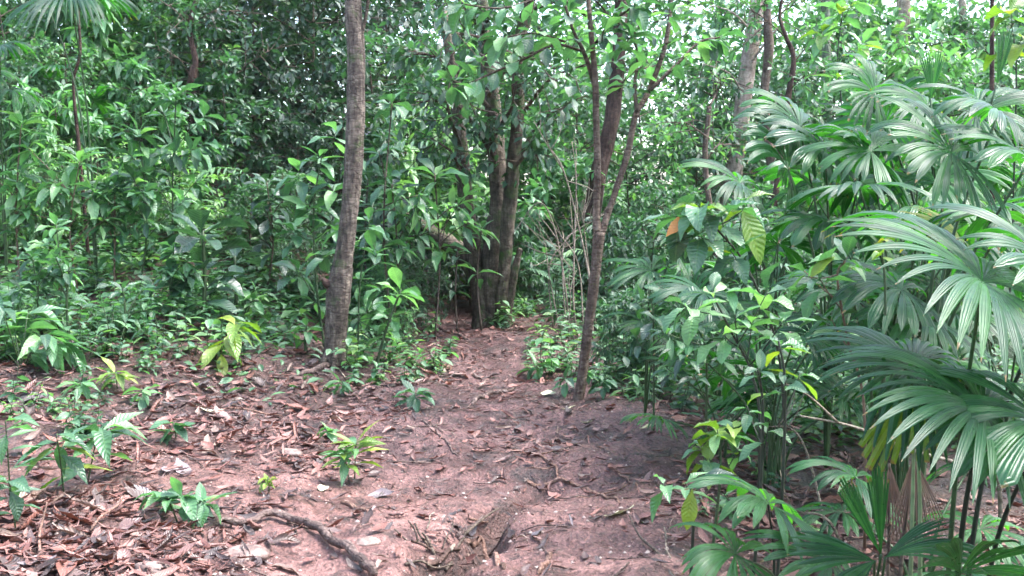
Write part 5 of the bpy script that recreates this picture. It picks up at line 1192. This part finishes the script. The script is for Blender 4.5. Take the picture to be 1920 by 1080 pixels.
def litter_density(X, Y):
    pin = path_in(X, Y)
    d = np.where((X < 0) | (Y > 8.6), sst(.55, -.1, pin + .35 * vnoise(X * 1.5, Y * 1.5, 21)), .55 * sst(.1, -.3, pin))
    strip = np.exp(-((X - np.interp(Y, [5.5, 7, 9, 11, 13], [.15, .0, -.2, -.45, -.8])) / .38) ** 2) * sst(5.6, 6.8, Y) * .9
    d = np.maximum(d * .8, strip) + .2
    d = d * np.clip(.65 + 1.3 * vnoise(X * 2.1, Y * 2.1, 22), .06, 1.1)
    pc = hit(470, 905); d = d * (1 - .85 * np.exp(-((X - pc[0]) / .7) ** 2 - ((Y - pc[1]) / .38) ** 2)) * np.where((X < 0) & (Y < 6), .72, 1.0)
    return d
def litter():
    r = np.random.RandomState(55); mb = MB(); n = 70000
    Y = 3.4 + (16 - 3.4) * r.uniform(0, 1, n) ** 1.25; X = r.uniform(-.60, .58, n) * Y
    keep = r.uniform(0, 1, n) < litter_density(X, Y); X, Y = X[keep], Y[keep]; n = len(X)
    Z = H(X, Y); e = .05
    N = np.stack([-(H(X + e, Y) - H(X - e, Y)) / (2 * e), -(H(X, Y + e) - H(X, Y - e)) / (2 * e), np.ones(n)], -1) + r.normal(0, .24, (n, 3)) * (1, 1, .2)
    a = r.uniform(0, 6.28, n); d = np.stack([np.cos(a), np.sin(a), r.normal(0, .22, n)], -1)
    rp = np.array([hit(*q) for q in [(345, 985), (400, 980), (455, 992), (510, 975), (560, 990), (610, 1020), (660, 1050), (700, 1085)]])
    dist = np.min((X[:, None] - np.interp(np.linspace(0, 7, 60), np.arange(8), rp[:, 0])[None]) ** 2 + (Y[:, None] - np.interp(np.linspace(0, 7, 60), np.arange(8), rp[:, 1])[None]) ** 2, 1)
    ok = dist > .07 ** 2; X, Y, Z, N, a, d = X[ok], Y[ok], Z[ok], N[ok], a[ok], d[ok]; n = len(X)
    which = r.choice(len(DRYLO), n, p=[.22, .32, .12, .34]); L = .025 + .13 * r.uniform(0, 1, n) ** 1.7 * np.where(path_in(X, Y) > .1, .75, 1)
    hue = np.clip(r.beta(1.6, 2.3, n) + .3 * vnoise(X, Y, 23), 0, 1)
    for k, t in enumerate(DRYLO):
        s = which == k
        place_leaves(mb, t, np.stack([X[s], Y[s], Z[s] + .002 + r.uniform(0, .022, s.sum())], -1), d[s], N[s], L[s], hue[s])
    tag(link('leaf_litter', mb.mesh('leaf_litter', 'dead')), 'mass of dry red-brown leaves on the ground', None, None, 'stuff')
    # twiglets in the litter
    mb = MB()
    for k in range(420):
        y = 3.5 + 7 * r.uniform() ** 1.3; x = r.uniform(-.55, .45) * y
        if r.uniform() > litter_density(np.array([x]), np.array([y]))[0] + .15: continue
        a = r.uniform(0, 6.28); L = r.uniform(.08, .3); P = []
        for i in range(4):
            u = (i / 3 - .5) * L; xx, yy = x + math.cos(a) * u + r.normal(0, .006), y + math.sin(a) * u + r.normal(0, .006); P.append((xx, yy, Hf(xx, yy) + .012))
        tube(mb, P, r.uniform(.002, .005), 4)
    tag(link('twig_litter', mb.mesh('twig_litter', 'root')), 'mass of thin dry twigs scattered in the litter', None, None, 'stuff')
litter()

def crumbs():
    r = np.random.RandomState(77); n = 15000; Y = 3.4 + 6.5 * r.uniform(0, 1, n) ** 1.5; X = r.uniform(-.52, .40, n) * Y
    k = r.uniform(0, 1, n) < np.clip(.35 + 1.8 * vnoise(X * 3, Y * 3, 61), 0, 1); X, Y = X[k], Y[k]; n = len(X)
    O = np.array([(1, 0, 0), (0, 1, 0), (-1, 0, 0), (0, -1, 0), (.1, .1, .8), (0, 0, -.7)], float); T = np.array([(0, 1, 4), (1, 2, 4), (2, 3, 4), (3, 0, 4), (1, 0, 5), (2, 1, 5), (3, 2, 5), (0, 3, 5)])
    sz = .003 + .011 * r.uniform(0, 1, n) ** 4; V = O[None] * sz[:, None, None] * r.uniform(.6, 1.4, (n, 6, 3)); a = r.uniform(0, 6.28, n); c, s_ = np.cos(a)[:, None], np.sin(a)[:, None]
    V = np.stack([V[..., 0] * c - V[..., 1] * s_, V[..., 0] * s_ + V[..., 1] * c, V[..., 2]], -1) + np.stack([X, Y, H(X, Y) + sz * .2], -1)[:, None]
    C = np.zeros((n, 6, 3)); C[:, :, 2] = r.uniform(0, 1, n)[:, None]
    mb = MB().add(V.reshape(-1, 3), None, (T[None] + (np.arange(n) * 6)[:, None, None]).reshape(-1, 3), C.reshape(-1, 3))
    m = leafmat('soil_crumb', [(0.0, (0.03, 0.019, 0.018)), (0.5, (0.12, 0.070, 0.060)), (0.9, (0.25, 0.16, 0.14)), (1.0, (0.40, 0.32, 0.29))], 0.6, 0.0, spec=0.3, vein_light=0.0)
    tag(link('soil_crumbs', mb.mesh('soil_crumbs', m, smooth=False)), 'crumbs of clay and grit on the trail', None, None, 'stuff')
crumbs()

def fallen():
    dm = {}
    for i, t in enumerate(DRY):
        for m in ('dead', 'greyleaf', 'creamleaf') + tuple(DRYCOL):
            dm[i, m] = MB().add(t[0], t[1], None, t[2]).mesh('fallen_leaf', m)
    def put(px, py, Lpx, label, i=None, mat='dead', group=None, yaw=None, lift=.012, tilt=.25):
        p = hit(px, py); n = gnorm(p[0], p[1]) + rng.normal(0, tilt, 3) * (1, 1, 0); a = U(0, 6.28) if yaw is None else yaw
        d = np.array([math.cos(a), math.sin(a), 0]); d = d - n * np.dot(d, n) / np.dot(n, n)
        o = link('fallen_leaf', dm[i if i is not None else int(rng.randint(6)), mat]); o.matrix_world = leaf_matrix(p + np.array([0, 0, lift]), d, n, Lpx * p[1] / F)
        return tag(o, label, 'leaf', group)
    for (px, py, L, lab, i, m, yaw) in [
        (1163, 967, 62, 'flat cream leaf lying on the bare trail near the leaning stick', 2, 'creamleaf', 0.1), (606, 922, 34, 'cream leaf beside a smaller pale scrap on bare clay', 2, 'creamleaf', 1.0),
        (1066, 770, 34, 'pale leaf on the trail below the forked sapling foot', 0, 'creamleaf', .3), (1100, 795, 26, 'small pale leaf right of the other pale trail leaf', 0, 'creamleaf', .2),
        (398, 776, 44, 'cream leaf lying on red litter in mid litter', 0, 'creamleaf', .05), (1028, 742, 30, 'pale leaf on the trail left of the forked sapling', 2, 'creamleaf', 0),
        (1215, 805, 46, 'narrow pale leaf near the right trail edge', 1, 'creamleaf', .5), (60, 755, 70, 'large grey leaf curled up among seedlings at the left', 2, 'greyleaf', .4),
        (345, 885, 60, 'pinkish-grey leaf standing on edge in the litter', 2, 'greyleaf', 2.2), (318, 890, 48, 'grey leaf lying against the pinkish one', 2, 'greyleaf', 1.2),
        (275, 935, 66, 'long pinkish leaf behind the root seedlings', 0, 'greyleaf', 2.7), (100, 955, 90, 'large purplish-grey leaf lying low at the left', 0, 'greyleaf', 2.8),
        (715, 935, 52, 'pale pink flat leaf on the clay left of trail middle', 2, 'greyleaf', 0), (705, 958, 24, 'small blue-grey leaf crumpled beside the pale pink one', 3, 'greyleaf', 1),
        (303, 812, 66, 'orange-brown dry leaf bowed over the litter', 0, 'dead', 2.6), (985, 950, 40, 'rust-brown rolled leaf on the mid trail', 4, 'dead', 1.9), (1070, 985, 40, 'pale pink rolled leaf on the lower trail', 1, 'greyleaf', 1.6),
        (945, 900, 44, 'dark curled leaf upright on the trail by the thin roots', 1, 'dead', 1.3), (180, 1062, 60, 'mauve-grey leaf at the bottom left', 2, 'greyleaf', 1.4), (70, 1060, 70, 'blue-grey leaf at the bottom left corner', 2, 'greyleaf', .6),
        (5, 960, 80, 'tall tan leaf standing at the left edge', 0, 'dead', 1.57), (490, 1060, 46, 'grey-blue leaf scrap on wet soil under the root', 2, 'greyleaf', .4), (1010, 1005, 44, 'flat grey leaf pressed into the lower trail', 2, 'greyleaf', 1), (880, 1000, 60, 'large grey-brown leaf over the gully sticks', 0, 'greyleaf', .8)]:
        put(px, py, L, lab, i, m, None, yaw)
    zones = [((0, 925, 380, 1078), 56, (45, 95), 'large curled brown leaf in the near litter heap', 'large fallen leaves in the near litter heap'),
             ((420, 980, 720, 1078), 16, (35, 70), 'curled brown leaf on wet soil around the big surface root', 'fallen leaves around the big surface root'),
             ((0, 720, 330, 900), 40, (35, 70), 'brown leaf lying between the left litter seedlings', 'fallen leaves between the left seedlings'),
             ((330, 690, 700, 880), 66, (28, 60), 'red-brown curled leaf in the middle litter', 'fallen leaves in the middle litter'),
             ((720, 690, 1000, 830), 40, (22, 46), 'rusty leaf in the litter strip along the trail', 'fallen leaves in the trail litter strip'),
             ((1000, 640, 1280, 860), 20, (16, 34), 'small brown leaf on the trail near the forked sapling', 'fallen leaves near the forked sapling'),
             ((640, 850, 1240, 1075), 34, (20, 44), 'small brown leaf on the bare lower trail', 'fallen leaves on the lower trail'),
             ((1280, 860, 1640, 1010), 26, (36, 70), 'tan leaf in the litter under the low fan palms', 'fallen leaves under the low fan palms')]
    for (x0, y0, x1, y1), n, (l0, l1), lab, grp in zones:
        for k in range(n):
            for _ in range(12):
                px, py, L, i, m = U(x0, x1), U(y0, y1), U(l0, l1), int(rng.randint(6)), list(DRYCOL)[int(rng.randint(len(DRYCOL)))]
                tx = ('large ' if L > 65 else 'small ' if L < 34 else '') + DRYCOL[m] + ' ' + ('bowed oval', 'rolled narrow', 'flat broad', 'arched oval', 'tightly rolled', 'cupped')[i] + ' dead leaf ' + where(px, py, MARKS_LOW)
                if tx not in USED: break
            USED.add(tx); put(px, py, L, tx, i, m, 'fallen leaves near ' + nearest_mark(px, py, MARKS_LOW), tilt=.3, lift=.018)
fallen()

# ------------------------------------------------------------------ roots, sticks, stones on the trail
def surface_root(label, pts, r0, r1, mat='root', name='tree_root', cat='root', lift=.3, side=0, seed=1, sides=10):
    P = [hit(*p) for p in pts]; q = spline(np.array(P), 9 * len(P)); q[:, 2] = H(q[:, 0], q[:, 1])
    R = np.interp(np.linspace(0, 1, len(q)), np.linspace(0, 1, 3), [r0, (r0 + r1) * .55, r1]); q[:, 2] += R * lift
    q[0, 2] -= R[0] * 1.5; q[-1, 2] -= R[-1] * 1.5
    t = root(name, P[0], label, cat); off = np.array(P[0]); mb = MB(); tube(mb, q - off, R, sides, None, .22, seed); link('wood', mb.mesh('wood', mat), t)
    r = np.random.RandomState(seed)
    for k in range(side):
        i = int(r.uniform(.2, .9) * (len(q) - 1)); a = r.uniform(0, 6.28); L = r.uniform(.12, .3); S_ = []
        for j in range(5):
            x, y = q[i][0] + math.cos(a + .12 * j) * L * j / 4, q[i][1] + math.sin(a + .12 * j) * L * j / 4; S_.append((x, y, Hf(x, y) + (.004 if j < 4 else -.01)))
        mb = MB(); tube(mb, np.array(S_) - off, np.linspace(R[i] * .5, R[i] * .2, 5), 6, 10, .1, k); link('rootlet', mb.mesh('rootlet', mat), t)
surface_root('thick dark surface root snaking from the seedlings to the bottom edge', [(345, 985), (400, 980), (455, 992), (510, 975), (560, 990), (610, 1020), (660, 1050), (700, 1085)], .013, .021, lift=1.9, side=4, seed=3)
for k, (lab, pts, r0, r1, m, sd) in enumerate([
    ('thin reddish root crossing the mid trail to the right', [(985, 905), (1040, 905), (1085, 915), (1130, 930), (1160, 942)], .010, .006, 'rootred', 1),
    ('curved root on the trail above the dark curled leaf', [(960, 845), (1010, 855), (1040, 875), (1045, 895)], .008, .005, 'rootred', 1),
    ('short root bulging across the trail below the sapling', [(1000, 835), (1050, 828), (1090, 838)], .009, .006, 'root', 0),
    ('pale root emerging right of the gully sticks', [(875, 1020), (905, 1020), (930, 1045), (945, 1068)], .011, .008, 'rootred', 0),
    ('small pale root at the bottom of the lower trail', [(1032, 1040), (1025, 1060), (1010, 1080)], .010, .008, 'rootred', 0),
    ('thin root running down the left side of the trail', [(790, 790), (820, 815), (845, 840), (858, 858)], .006, .004, 'root', 1),
    ('root ridge across the far trail', [(885, 760), (910, 745), (945, 735), (965, 728)], .016, .010, 'root', 1),
    ('thin root beside the trail bend', [(808, 612), (840, 625), (880, 640)], .016, .010, 'root', 0),
    ('root spreading left from the grey-brown trunk foot', [(618, 690), (590, 700), (560, 706), (530, 716)], .026, .008, 'root', 1),
    ('root spreading right from the grey-brown trunk foot', [(650, 690), (670, 705), (700, 712), (730, 730)], .022, .008, 'root', 1),
    ('reddish root poking out of the clay left of the gully', [(640, 945), (665, 955), (690, 962)], .010, .007, 'rootred', 0),
    ('short rootlet arching near the right trail edge', [(1155, 885), (1175, 900), (1195, 912)], .007, .005, 'rootred', 0)]):
    surface_root(lab, pts, r0 * 1.3, r1 * 1.3, m, side=sd + 1, seed=10 + k, lift=.6)
def stick(label, p0, p1, r0, mat='twig', up0=.01, up1=.01, seed=0, name='stick', mid=.0, n=0):
    a, b = hit(*p0), hit(*p1); a = a + (0, 0, up0); b = b + (0, 0, up1)
    t = root(name, a, label, 'stick'); off = np.array(a); mb = MB(); r = np.random.RandomState(seed)
    tube(mb, np.array([a, a * .66 + b * .34 + r.normal(0, .008, 3) + (0, 0, mid), a * .33 + b * .67 + r.normal(0, .008, 3) + (0, 0, mid), b]) - off, [r0, r0 * .95, r0 * .8, r0 * .6], 7, 16, .15, seed)
    link('wood', mb.mesh('wood', mat), t)
stick('thin dark stick leaning up at the lower right trail edge', (1262, 1082), (1180, 990), .007, 'twig', .0, .055, 1)
for k, (lab, a, b, r0, u0, u1, m) in enumerate([
    ('dark stick poking up left out of the gully', (800, 1040), (765, 1000), .006, .0, .06, 'twig'), ('dark stick leaning in the gully beside the clay hump', (815, 1050), (778, 1010), .007, .0, .07, 'twig'),
    ('pale broken stick lying in the gully mouth', (845, 1045), (880, 1005), .010, .02, .03, 'twig_pale'), ('dark wet stick along the gully floor', (835, 1075), (870, 1020), .011, .015, .02, 'twig'),
    ('thin stick crossing the gully', (790, 1020), (890, 1035), .005, .02, .03, 'twig'), ('forked grey stick at the head of the gully', (870, 1010), (935, 965), .008, .015, .03, 'twig'),
    ('short reddish stick right of the gully head', (880, 985), (915, 990), .008, .03, .02, 'rootred'), ('curled pale twig over the gully sticks', (800, 1000), (815, 980), .005, .02, .05, 'twig_pale'),
    ('black wet stick jutting from the gully wall', (820, 1062), (792, 1022), .009, .0, .05, 'twig'), ('thick rotten stick bedded in the gully', (800, 1062), (862, 1040), .014, .008, .012, 'bark_dark'), ('grey root-like stick above the gully head', (858, 1012), (905, 985), .012, .02, .035, 'root'),
    ('short dark stick bridging the gully wall', (772, 1032), (835, 1052), .007, .04, .03, 'bark_dark'), ('thin dark twig fanning out of the gully', (830, 1040), (850, 1000), .004, .01, .08, 'twig'), ('fine twig curving over the clay hump', (740, 1005), (800, 1060), .004, .03, .02, 'twig'),
    ('thin twig under the gully sticks', (760, 1065), (850, 1068), .006, .01, .01, 'twig'), ('long thin stick on the litter left of trail', (700, 745), (820, 800), .005, .015, .01, 'twig'),
    ('stick lying in the middle litter', (425, 772), (530, 785), .007, .02, .02, 'rootred'), ('reddish stick under the arching seedling', (160, 860), (240, 850), .009, .02, .02, 'rootred'),
    ('pair of thin pale twigs on the left trail, upper one', (815, 800), (855, 822), .003, .015, .01, 'twig_pale'), ('reddish dry stalk in the near litter heap', (170, 1010), (235, 960), .006, .03, .08, 'rootred'),
    ('dry stalk standing in the near litter heap', (75, 1045), (90, 985), .006, .02, .10, 'rootred'), ('thin pale stalk at the lower right edge of trail', (1245, 1010), (1258, 1050), .004, .05, .0, 'twig_pale'),
    ('grey stick leaning on the grey-brown trunk foot', (602, 660), (648, 712), .010, .06, .01, 'twig_pale'), ('rust stick at the trail bend', (830, 640), (890, 655), .008, .02, .02, 'rootred')]):
    stick(lab, a, b, r0, m, u0, u1, 30 + k)
def stone(px, py, wpx, hz, label, seed):
    p = hit(px, py); s = wpx * p[1] / F * .5; t_ = np.linspace(0, np.pi, 15); f_ = np.linspace(0, 2 * np.pi, 22, endpoint=False); T, Fi = np.meshgrid(t_, f_, indexing='ij')
    x, y, z = np.sin(T) * np.cos(Fi), np.sin(T) * np.sin(Fi), np.cos(T)
    k = 1 + .35 * vnoise(x * 1.6 + z, y * 1.6 + seed, seed) + .18 * vnoise(x * 4, y * 4 + z * 3, seed + 1) + .08 * vnoise(x * 9 + z * 5, y * 9, seed + 2)
    V = np.stack([x * k * s, y * k * s * .75, np.clip(z, -.5, .75) * k * s * hz], -1).reshape(-1, 3); i, j = np.meshgrid(np.arange(14), np.arange(22), indexing='ij')
    Q = np.stack([i * 22 + j, i * 22 + (j + 1) % 22, (i + 1) * 22 + (j + 1) % 22, (i + 1) * 22 + j], -1)[:, :, ::-1].reshape(-1, 4)
    o = link('stone', MB().add(V, Q).mesh('stone', 'stone'), loc=tuple(p - (0, 0, s * hz * .15))); tag(o, label, 'stone')
stone(290, 1066, 68, .6, 'flat tan stone in the near litter heap', 1)
stone(455, 1040, 95, .4, 'low muddy stone half buried under the surface root', 2)
stone(690, 1020, 50, .4, 'small pinkish stone on the clay hump', 3)
stone(545, 850, 46, .4, 'small flat stone in the litter left of the lone seedling', 4)
stone(365, 1056, 44, .5, 'reddish stone between the tan stone and the root', 5)
